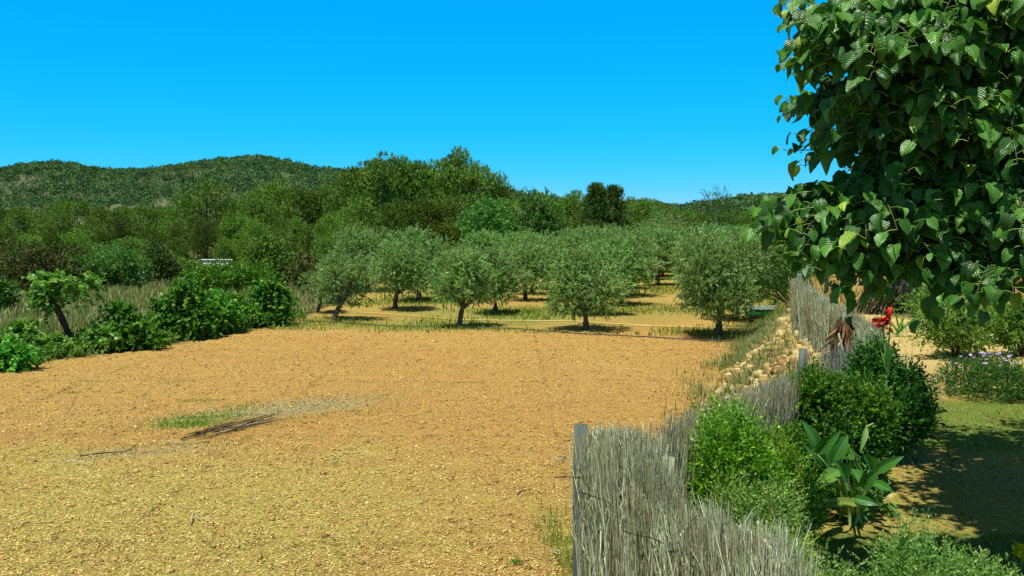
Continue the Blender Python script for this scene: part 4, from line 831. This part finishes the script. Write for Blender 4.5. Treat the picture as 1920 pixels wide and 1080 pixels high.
# purple-flowered mound
p = on(1875, 752, 1.5); pm = make_bush('flowering_mound', 631, (.72, .55, .34), 'shrubdark', 2600, 8, .09, .035, .012, 20, .5, label='low mound of dark leaves with small purple flowers, cut by the right edge', cat='flowering shrub', loc=(p.x + .05, p.y + .3, 1.5), shell=.7, face=.8)
n = 62; th = rng.uniform(0, 6.28, n); el = rng.uniform(.15, 1.5, n); P = np.stack([.76 * np.cos(th) * np.cos(el), .6 * np.sin(th) * np.cos(el), .17 + .42 * np.sin(el)], -1)
a = np.arange(7) * .9; D = np.stack([np.cos(a), np.sin(a), .25 + 0 * a], -1)
V, F, r = leaves(np.zeros((7, 3)), D, np.tile([0, 0, 1.], (7, 1)), .028, .018, rnd=rng.random(7))
f0 = mk('flower', V, F, M['purple'], pm, r); f0.location = P[0]
for q in P[1:]: f1 = f0.copy(); f1.location = q; f1.rotation_euler = (rng.normal() * .3, rng.normal() * .3, rng.uniform(0, 6)); col.objects.link(f1); f1.parent = pm

# ---- canna and other broad-leaved plants
def paddle(nu=5, nv=9, wprof=None):
    vs = np.linspace(0, 1, nv); us = np.linspace(-1, 1, nu); T, UV = [], []
    for v in vs:
        wv = math.sin(math.pi * min(1, v ** .75)) ** .8 * (1 - .25 * v) + .02 if wprof is None else wprof(v)
        for u in us: T.append([u * wv * .5, v, abs(u) * .22 * wv]); UV.append([u, v])
    i = np.arange(nu * nv).reshape(nv, nu); F = np.stack([i[:-1, :-1], i[:-1, 1:], i[1:, 1:], i[1:, :-1]], -1).reshape(-1, 4); return np.array(T), F, np.array(UV)
PT, PF, PUV = paddle()
def bent_leaf(p0, p1, wd, face, rnd_, sag=.12):
    """leaf from p0 to p1 with arching midrib; face: direction the upper side looks"""
    p0, p1, face = np.array(p0, float), np.array(p1, float), np.array(face, float); D = p1 - p0; L = np.linalg.norm(D); D /= L; X = norm(np.cross(D, face)); N = np.cross(X, D)
    arc = 4 * PT[:, 1] * (1 - PT[:, 1]) * sag * L
    V = p0 + X * PT[:, :1] * wd + D * PT[:, 1:2] * L + N * (PT[:, 2:] * wd + arc[:, None]); return V, PF, np.full(len(PF), rnd_)
CW = 1.15
def canna(name, base, lst, label, seed, mat='canna', cat='canna plant', stems=None):
    rng = np.random.default_rng(seed); b = np.array(base, float); root = empty(name, base, 0, label, cat); parts = []; uv = []; paths = []
    for (a, c, wd, rv, Y0, Y1) in lst:
        p0 = np.array(at(*a, Y0)) - b; p1 = np.array(at(*c, Y1)) - b; parts.append(bent_leaf(p0, p1, wd * CW, (rng.normal() * .3 - .15, -1.0, .7), rv, .06)); uv.append(PUV)
        paths.append(bez((rng.normal() * .04, rng.normal() * .04, 0), (p0[0] * .5, p0[1] * .5, p0[2] * .7), p0, 6))
    V, F, r = cat_geo(parts); mk('leaves', V, F, M[mat], root, r, uv=np.concatenate(uv), smooth=True)
    V, F, r = tubes(paths, [np.linspace(.014, .008, 6)] * len(paths), 6, np.full(len(paths), .3)); mk('stems', V, F, M[mat], root, r, uv=np.zeros((len(V), 2)), smooth=True); return root
cb = on(1600, 978, 1.5)
d_ = cb.y - .1
canna('canna_plant', cb, [((1535, 842), (1503, 790), .10, .55, d_, d_), ((1530, 850), (1577, 808), .09, .6, d_ - .1, d_ - .2), ((1545, 872), (1507, 835), .11, .5, d_, d_ - .1), ((1545, 880), (1553, 822), .09, .45, d_, d_),
      ((1572, 882), (1520, 925), .10, .75, d_ - .15, d_ - .4), ((1610, 944), (1521, 950), .075, .9, d_ - .3, d_ - .45), ((1560, 870), (1590, 815), .10, .55, d_ - .1, d_ - .1), ((1590, 900), (1562, 862), .10, .6, d_ - .2, d_ - .3), ((1615, 915), (1650, 880), .09, .5, d_ - .2, d_ - .3), ((1600, 935), (1648, 948), .07, .4, d_ - .3, d_ - .4), ((1640, 885), (1695, 855), .08, .6, d_ - .1, d_ - .2), ((1640, 880), (1618, 850), .10, .5, d_, d_ - .1),
      ((1635, 905), (1678, 925), .07, .5, d_ - .1, d_ - .3), ((1600, 880), (1610, 905), .08, .45, d_, d_ - .2), ((1560, 905), (1530, 890), .09, .3, d_ + .05, d_)],
      'clump with big paddle-shaped green leaves in front of the dark shrubs', 641)
# leafy understorey herb inside the clump
make_bush('broadleaf_herb', 642, (.24, .18, .26), 'broad', 60, 5, .14, .085, .055, 12, .55, label='dark leafy herb growing inside the clump of paddle leaves', cat='herb', loc=(cb.x + .06, cb.y + .15, 1.5), face=.9, T=HEART, TF=HEART_F)
lf = on(1680, 950, 1.5)
V, F, r = bent_leaf((0, 0, .03), (.22, -.05, .02), .13, (0, -.2, 1), 1., .18); o = mk('fallen_leaf', V, F, M['canna'], None, r, uv=PUV, smooth=True); o.location = (lf.x - .1, lf.y, 1.51)
tag(o, 'large yellow leaf lying on the dappled ground right of the paddle leaves', 'fallen leaf')
c2 = on(1700, 800, 1.5)
canna('canna_plant', c2, [((1672, 775), (1733, 768), .06, .4, c2.y, c2.y), ((1690, 765), (1735, 755), .06, .3, c2.y, c2.y), ((1690, 770), (1725, 790), .05, .9, c2.y, c2.y - .1), ((1678, 780), (1690, 762), .05, .8, c2.y - .2, c2.y - .2), ((1672, 795), (1705, 785), .05, .6, c2.y - .2, c2.y - .3), ((1625, 800), (1612, 850), .045, .75, 7.0, 6.9)],
      'small canna with dark strap leaves at the right foot of the tall dark shrub', 643)
# red flower spikes
def petals(c, n, L, W, rng):
    P = np.tile(c, (n, 1)) + rng.normal(size=(n, 3)) * .018; D = norm(rng.normal(size=(n, 3)) + [0, 0, .2]); return leaves(P, D, rng.normal(size=(n, 3)), rng.uniform(.7, 1.2, n) * L, W * rng.uniform(.7, 1.2, n), HEART, HEART_F, rng.random(n))
Yf = 8.3; b_ = np.array(at(1668, 700, Yf)); b_[2] = 1.5
rf = empty('canna_flower', b_, 0, 'tall canna with dark red blossom and one orange-red bloom, above the shaded shrub', 'canna plant')
cc_ = np.array(at(1655, 602, Yf)) - b_; oo_ = np.array(at(1668, 586, Yf)) - b_
P_ = [petals(cc_ + np.array(v), 14, .055, .045, rng) for v in ((0, 0, 0), (.03, 0, -.02), (-.035, 0, -.012), (.0, 0, -.05), (.035, 0, .015))]
V, F, r = cat_geo(P_); mk('blossom', V, F, M['red'], rf, r)
V, F, r = petals(oo_, 12, .05, .045, rng); mk('orange_bloom', V, F, M['orange'], rf, r)
st1 = np.array(at(1664, 650, Yf)) - b_
V, F, r = tubes([bez((0, 0, 0), st1, cc_ + [0, 0, -.03], 10), bez(st1 * .95, st1 + [.03, 0, .15], oo_, 10)], [np.linspace(.013, .007, 10), np.linspace(.006, .004, 10)], 7, np.array([.1, .1])); mk('stem', V, F, M['canna'], rf, r, uv=np.zeros((len(V), 2)), smooth=True)
pp_ = [bent_leaf(np.array(at(1664, 700, Yf)) - b_, np.array(at(1662, 640, Yf)) - b_, .06, (0, -1, .2), .3, .05), bent_leaf(np.array(at(1668, 705, Yf)) - b_, np.array(at(1650, 655, Yf)) - b_, .05, (0, -1, .2), .8, .05)]
V, F, r = cat_geo(pp_); mk('leaves', V, F, M['canna'], rf, r, uv=np.concatenate([PUV, PUV]), smooth=True)
b2 = on(1683, 805, 1.5); r2_ = empty('red_flower', (b2.x, b2.y - .3, 1.5), 0, 'single small red flower low in the shade right of the dark shrubs', 'flower')
V, F, r = petals(np.array([0, 0, .14]), 12, .045, .04, rng); mk('blossom', V, F, M['red'], r2_, r)
V, F, r = tubes([bez((0, 0, -.02), (.02, 0, .07), (0, 0, .13), 6)], [np.linspace(.006, .004, 6)], 6, np.array([.3])); mk('stem', V, F, M['canna'], r2_, r, uv=np.zeros((len(V), 2)))
# strappy plant behind the flower
p = on(1685, 632, 1.5); lst = []
for a in [(1680, 600, 1672, 575), (1690, 605, 1745, 585), (1688, 610, 1725, 592), (1692, 612, 1700, 585), (1676, 612, 1660, 592), (1684, 605, 1690, 590), (1680, 615, 1650, 604)]:
    lst.append(((1685 + rng.normal() * 4, a[1] + 15), (a[2], a[3]), .045, rng.uniform(.5, .85), p.y, p.y + rng.normal() * .1))
canna('strap_leaf_plant', p, lst, 'strap-leaved plant with long arching leaves just right of the red canna flower', 645, cat='plant')
yl = on(1912, 1075, 1.5); yo = empty('yellow_flower', (yl.x, yl.y, 1.5), 0, 'yellow flower in the bottom corner of the garden', 'flower')
V, F, r = petals(np.array([0, 0, .16]), 16, .06, .05, rng); mk('blossom', V, F, M['yellow'], yo, r)
V, F, r = tubes([bez((0, 0, -.02), (.02, 0, .07), (0, 0, .15), 6)], [np.linspace(.006, .004, 6)], 6, np.array([.3])); mk('stem', V, F, M['canna'], yo, r, uv=np.zeros((len(V), 2)))

# ---- old trunk, wire fence, reed clump, cactus-like pad behind on the terrace
p = on(1698, 584, 1.5); ot = make_olive(120, 4.8, 2.0, (.1, 0), 900, 1.75, trunk_r=.29); ot.name = 'old_olive_tree'; ot.location = (p.x, p.y, 1.5); tag(ot, 'old olive tree with a very thick dark trunk in the garden behind the red flower', 'olive tree')
wf = empty('wire_fence', (0, 0, 0), 0, 'thin wire mesh fence on rough posts right of the thick dark trunk', 'fence')
fa, fb = np.array(on(1712, 577, 1.5)), np.array(on(1935, 580, 1.5)); fa[1] += 1; fb[1] += 1
for f in np.linspace(0, 1, 5): q = fa + (fb - fa) * f; post('post', q - [0, 0, .1], 1.5 + 1.0 + .1 * rng.normal(), .03, 'darkpost', wf)
q = []; 
for h in (.15, .35, .55, .75, .93): q.append(np.linspace(fa + [0, -.04, h], fb + [0, -.04, h + .02 * rng.normal()], 6))
for f in np.linspace(0, 1, 46): b0 = fa + (fb - fa) * f; q.append(np.linspace(b0 + [0, -.045, .1], b0 + [0, -.045, .95], 6))
V, F, r = tubes(q, np.full((len(q), 6), .006), 4); mk('wire_mesh', V, F, M['wire'], wf, r)
n = 130; rc = empty('reed_screen', (*on(1632, 585, 1.5).xy, 1.5), 0, 'leaning dry reeds stacked against the left of the thick dark trunk', 'reeds')
b0 = np.stack([rng.uniform(-.45, .5, n), rng.normal(size=n) * .15, np.full(n, -.03)], -1); e0 = b0 + np.stack([rng.uniform(.15, .5, n), 0 * b0[:, 0], rng.uniform(.4, .8, n)], -1)
tt = np.linspace(0, 1, 4)[None, :, None]; V, F, r = tubes(b0[:, None] * (1 - tt) + e0[:, None] * tt, np.full((n, 4), .010), 4, rng.random(n)); mk('canes', V, F, M['reed'], rc, r)
rng = np.random.default_rng(90)
n = 170; rc = empty('reed_clump', (*on(1558, 585, 1.5).xy, 1.5), 0, 'straw-coloured dry reeds fanned out behind the distant brushwood panel', 'reeds')
b0 = np.stack([rng.normal(size=n) * .35, rng.normal(size=n) * .25, np.full(n, -.03)], -1); e0 = b0 + np.stack([b0[:, 0] * .6 + rng.normal(size=n) * .25, 0 * b0[:, 0], rng.uniform(.4, 1.0, n)], -1)
V, F, r = tubes(b0[:, None] * (1 - tt) + e0[:, None] * tt, np.full((n, 4), .008), 4, np.clip(.15 + .5 * rng.random(n), 0, 1)); mk('canes', V, F, M['straw'], rc, r)
bush_at(1800, 590, 21, 120, 36, 'greygreen', 412, 'pale grey-green cushion plant behind the roses', 500, 'cushion_plant', L=.06, W=.025, z0=1.5)
bush_at(1745, 600, 22.5, 70, 40, 'rose', 413, 'small leafy green bush at the foot of the wire fence', 380, L=.07, W=.05, z0=1.5)
for i, (px, d, h, mt) in enumerate([(1480, 56, 80, 'bush'), (1560, 60, 90, 'broad'), (1650, 58, 95, 'bush'), (1740, 62, 100, 'bush'), (1830, 56, 90, 'broad'), (1910, 60, 100, 'bush'), (1420, 60, 70, 'bush')]):
    bush_at(px, 515, d, 130, h, mt, 430 + i, 'tall green bush in the hedge closing the upper terrace behind the big tree', 1100, z0=1.4, group='hedge bushes of the upper terrace')

# ------------------------------------------------------------------ mulberry tree hanging in from the right
rng = np.random.default_rng(2024)
def heartprof(v): return (1.0 if v < .18 else 1.) * max(0.015, (math.sin(math.pi * (v * .86 + .10) ** .80)) ** .85 * (1.06 - .35 * v) * (.72 if v == 0 else 1))
MT, MF, MUV = paddle(5, 8, heartprof)
MT[:, 1] = MT[:, 1] - .10 * np.abs(MUV[:, 0]) * (MUV[:, 1] < .2)      # heart lobes at the base
v_ = MUV[:, 1]; MT[:, 2] = .16 * np.abs(MUV[:, 0]) * np.sin(np.pi * np.clip(v_, 0, 1)) - .34 * v_ ** 2 + .025 * np.sin(v_ * 19) * np.abs(MUV[:, 0])
L6 = [  # px, py, Y, rx, ry (px), ry depth m: a front layer and, behind it, the bulk of the crown over the lawn
    (1800, 30, 5.0, 240, 120, .25), (1640, 85, 4.8, 92, 84, .15), (1790, 240, 5.0, 165, 105, .25), (1735, 368, 5.0, 155, 86, .25), (1592, 405, 5.0, 76, 62, .15),
    (1880, 395, 4.9, 140, 95, .3), (1900, 310, 5.2, 190, 160, .3), (1930, 140, 6.4, 250, 200, .7), (1935, 335, 6.6, 200, 105, .6), (1660, 210, 5.0, 75, 34, .15),
    (2150, 150, 6.0, 420, 330, 1.4), (2120, 340, 5.6, 300, 110, 1.0), (2350, 250, 6.8, 420, 330, 1.6), (1980, 60, 7.4, 300, 200, .9), (1680, 468, 5.0, 85, 34, .15), (1880, -160, 6.0, 250, 150, .8), (2200, -150, 6.6, 500, 240, 1.6), (1800, 150, 5.1, 170, 110, .25), (1885, 490, 4.9, 100, 34, .2),
    (1810, 140, 7.4, 150, 140, .7), (1815, 290, 7.4, 150, 110, .7), (1835, 360, 7.2, 150, 70, .5), (1850, 200, 8.4, 200, 170, .8), (1960, 250, 8.2, 260, 190, .8),
    (1960, 160, 8.0, 290, 240, .9), (2150, 100, 8.8, 360, 280, 1.1), (1890, 320, 6.8, 150, 100, .6)]
trunk_b = np.array([5.4, 7.5, 1.5])
mb = empty('mulberry_tree', trunk_b, 0, 'large shady tree with heart-shaped dark green leaves hanging in from the right', 'tree')
lobes = []
for (px, py, Y_, rx, ry, dp) in L6:
    c = np.array(at(px + (22 if px < 2000 else 0), py - 14, Y_)); rx, ry = max(30, rx - 75), max(16, ry - 50); lobes.append((c, np.array([rx / F_PX * Y_, dp * .85, ry / F_PX * Y_])))
pads = []
for c, q in lobes:                      # each limb carries several flat leafy tiers with hollow dark space between
    for _ in range(int((7 + 14 * q[0] * max(q[1], .38)) * (.58 if c[1] > 6.6 else 1.25))):
        dd = rdir(rng, 1)[0]; pads.append((c + dd * q * rng.uniform(.25, .95), np.array([rng.uniform(.20, .42), rng.uniform(.2, .42) * min(1, q[1] / .34), rng.uniform(.05, .12)])))
C = np.array([l[0] for l in pads]); Q = np.array([l[1] for l in pads])
ns = int(len(pads) * 8.5); li = rng.integers(0, len(pads), ns); d = rdir(rng, ns)
p0 = C[li] + d * rng.random(ns)[:, None] ** .5 * Q[li]; o = norm(d * [1, 1, .4] + np.array([-.12, -.30, 0]))
extra = [((1600, 300), (1470, 285), 5.8), ((1620, 290), (1500, 300), 5.8), ((1600, 265), (1515, 262), 6.0), ((1590, 200), (1570, 225), 6.0), ((1560, 410), (1462, 400), 6.1), ((1590, 470), (1475, 455), 6.0), ((1530, 60), (1492, 25), 6.1), ((1540, 110), (1505, 75), 6.1), ((1560, 150), (1522, 150), 6.1), ((1590, 180), (1553, 188), 6.2),
         ((1640, 490), (1600, 530), 5.6), ((1720, 480), (1700, 520), 5.6), ((1850, 510), (1830, 555), 5.2), ((1890, 500), (1900, 550), 5.1), ((1580, 480), (1540, 500), 5.8), ((1480, 20), (1495, 0), 6.2)]
K = 9; sl = rng.uniform(.18, .40, ns); s = norm(o * [1, 1, .5] + [0, 0, .15] + .5 * rdir(rng, ns)); t = np.linspace(0, 1, K)[None, :, None]
SP = p0[:, None] + s[:, None] * t * sl[:, None, None] - np.array([0, 0, .42]) * t ** 2 * sl[:, None, None]
ex = []
for a, c, Y_ in extra:
    Y_ *= .86; c = (c[0] + (8 if c[0] < 1530 else 0), c[1])
    A_, B_ = np.array(at(*a, Y_ + .15)), np.array(at(*c, Y_)); ex.append(bez(A_, (A_ + B_) / 2 + [0, 0, .06], B_, K))
SP = np.concatenate([SP, np.array(ex)]); ns = len(SP)
T_ = norm(np.gradient(SP, axis=1)); base = SP.reshape(-1, 3); TT_ = T_.reshape(-1, 3); m_ = len(base)
sgn = np.tile(np.where(np.arange(K) % 2 == 0, 1., -1.), ns)[:, None]; side = norm(np.cross(TT_, [0, 0, 1.])) * sgn
pd = norm(side * .8 + TT_ * .35 + [0, 0, .25] + .35 * rdir(rng, m_)); pl = rng.uniform(.04, .09, m_)[:, None]
tip = base + pd * pl
Dl = norm(side * .45 + TT_ * .35 + [-.12, -.18, -.85] + .38 * rdir(rng, m_)); Nl = norm(np.array([-.30, -.62, .62]) + .3 * side + .55 * rdir(rng, m_))
size = (.05 + .095 * rng.random(m_) ** .9) * np.tile(np.linspace(1.1, .7, K), ns)
rn = np.clip(rng.random(m_) * .9 + .12 * (np.tile(np.arange(K), ns) == K - 1), 0, 1); rn = np.where(rn > .93, rn, rn * .9)
# keep the crown clear of the sky on its left: only shoots whose leaves stay near the crown lobes
kind_ = rng.integers(0, 4, m_); pp2 = []
for kk, (cu, fo, tw) in enumerate([(.34, .16, 0), (.10, .06, .10), (.62, .34, -.06), (-.18, .40, .2)]):
    Tk = MT.copy(); Tk[:, 2] = fo * np.abs(MUV[:, 0]) * np.sin(np.pi * np.clip(v_, 0, 1)) - cu * v_ ** 2 + .03 * np.sin(v_ * 17 + kk) * np.abs(MUV[:, 0]) + tw * MUV[:, 0] * v_
    q_ = kind_ == kk; pp2.append(leaves(tip[q_], Dl[q_], Nl[q_], size[q_], size[q_] * (.86 - .08 * (kk == 2)), Tk, MF, rn[q_]))
V, F, r = cat_geo(pp2)
crown = mk('crown', V - trunk_b, F, M['mul'], mb, r, uv=np.tile(MUV, (m_, 1)), smooth=True)
Vp, Fp, rp = tubes(np.stack([base, (base + tip) / 2 + [0, 0, .006], tip], 1), np.full((m_, 3), .0022), 3, np.full(m_, .95), cap=False)
mk('petioles', Vp - trunk_b, Fp, M['mul'], mb, rp, uv=np.tile([.5, .5], (len(Vp), 1)))
Vs, Fs, rs = tubes(SP, np.broadcast_to(np.linspace(.0055, .002, K), (ns, K)), 4, None, cap=False)
paths, radii = [], []
top = trunk_b + [-.1, -.1, 1.7]
paths.append(bez(trunk_b - [0, 0, .2], trunk_b + [.1, 0, .9], top, 10)); radii.append(np.linspace(.22, .15, 10))
for l in lobes:
    e = l[0]; mid = (top + e) / 2 + np.array([0, 0, .25]) + rng.normal(size=3) * .1; b_ = bez(top, mid, e, 10); paths.append(b_); radii.append(np.linspace(.07, .014, 10))
    for _ in range(4):
        s_ = b_[rng.integers(5, 9)]; e2 = e + rdir(rng, 1)[0] * l[1] * .75; paths.append(bez(s_, (s_ + e2) / 2 + rng.normal(size=3) * .08, e2, 10)); radii.append(np.linspace(.016, .006, 10))
Vt, Ft, rt = tubes(paths, radii, 7)
mk('trunk', np.concatenate([Vt]) - trunk_b, Ft, M['mulbark'], mb, rt, smooth=True)
mk('twigs', Vs - trunk_b, Fs, M['mulbark'], mb, rs)
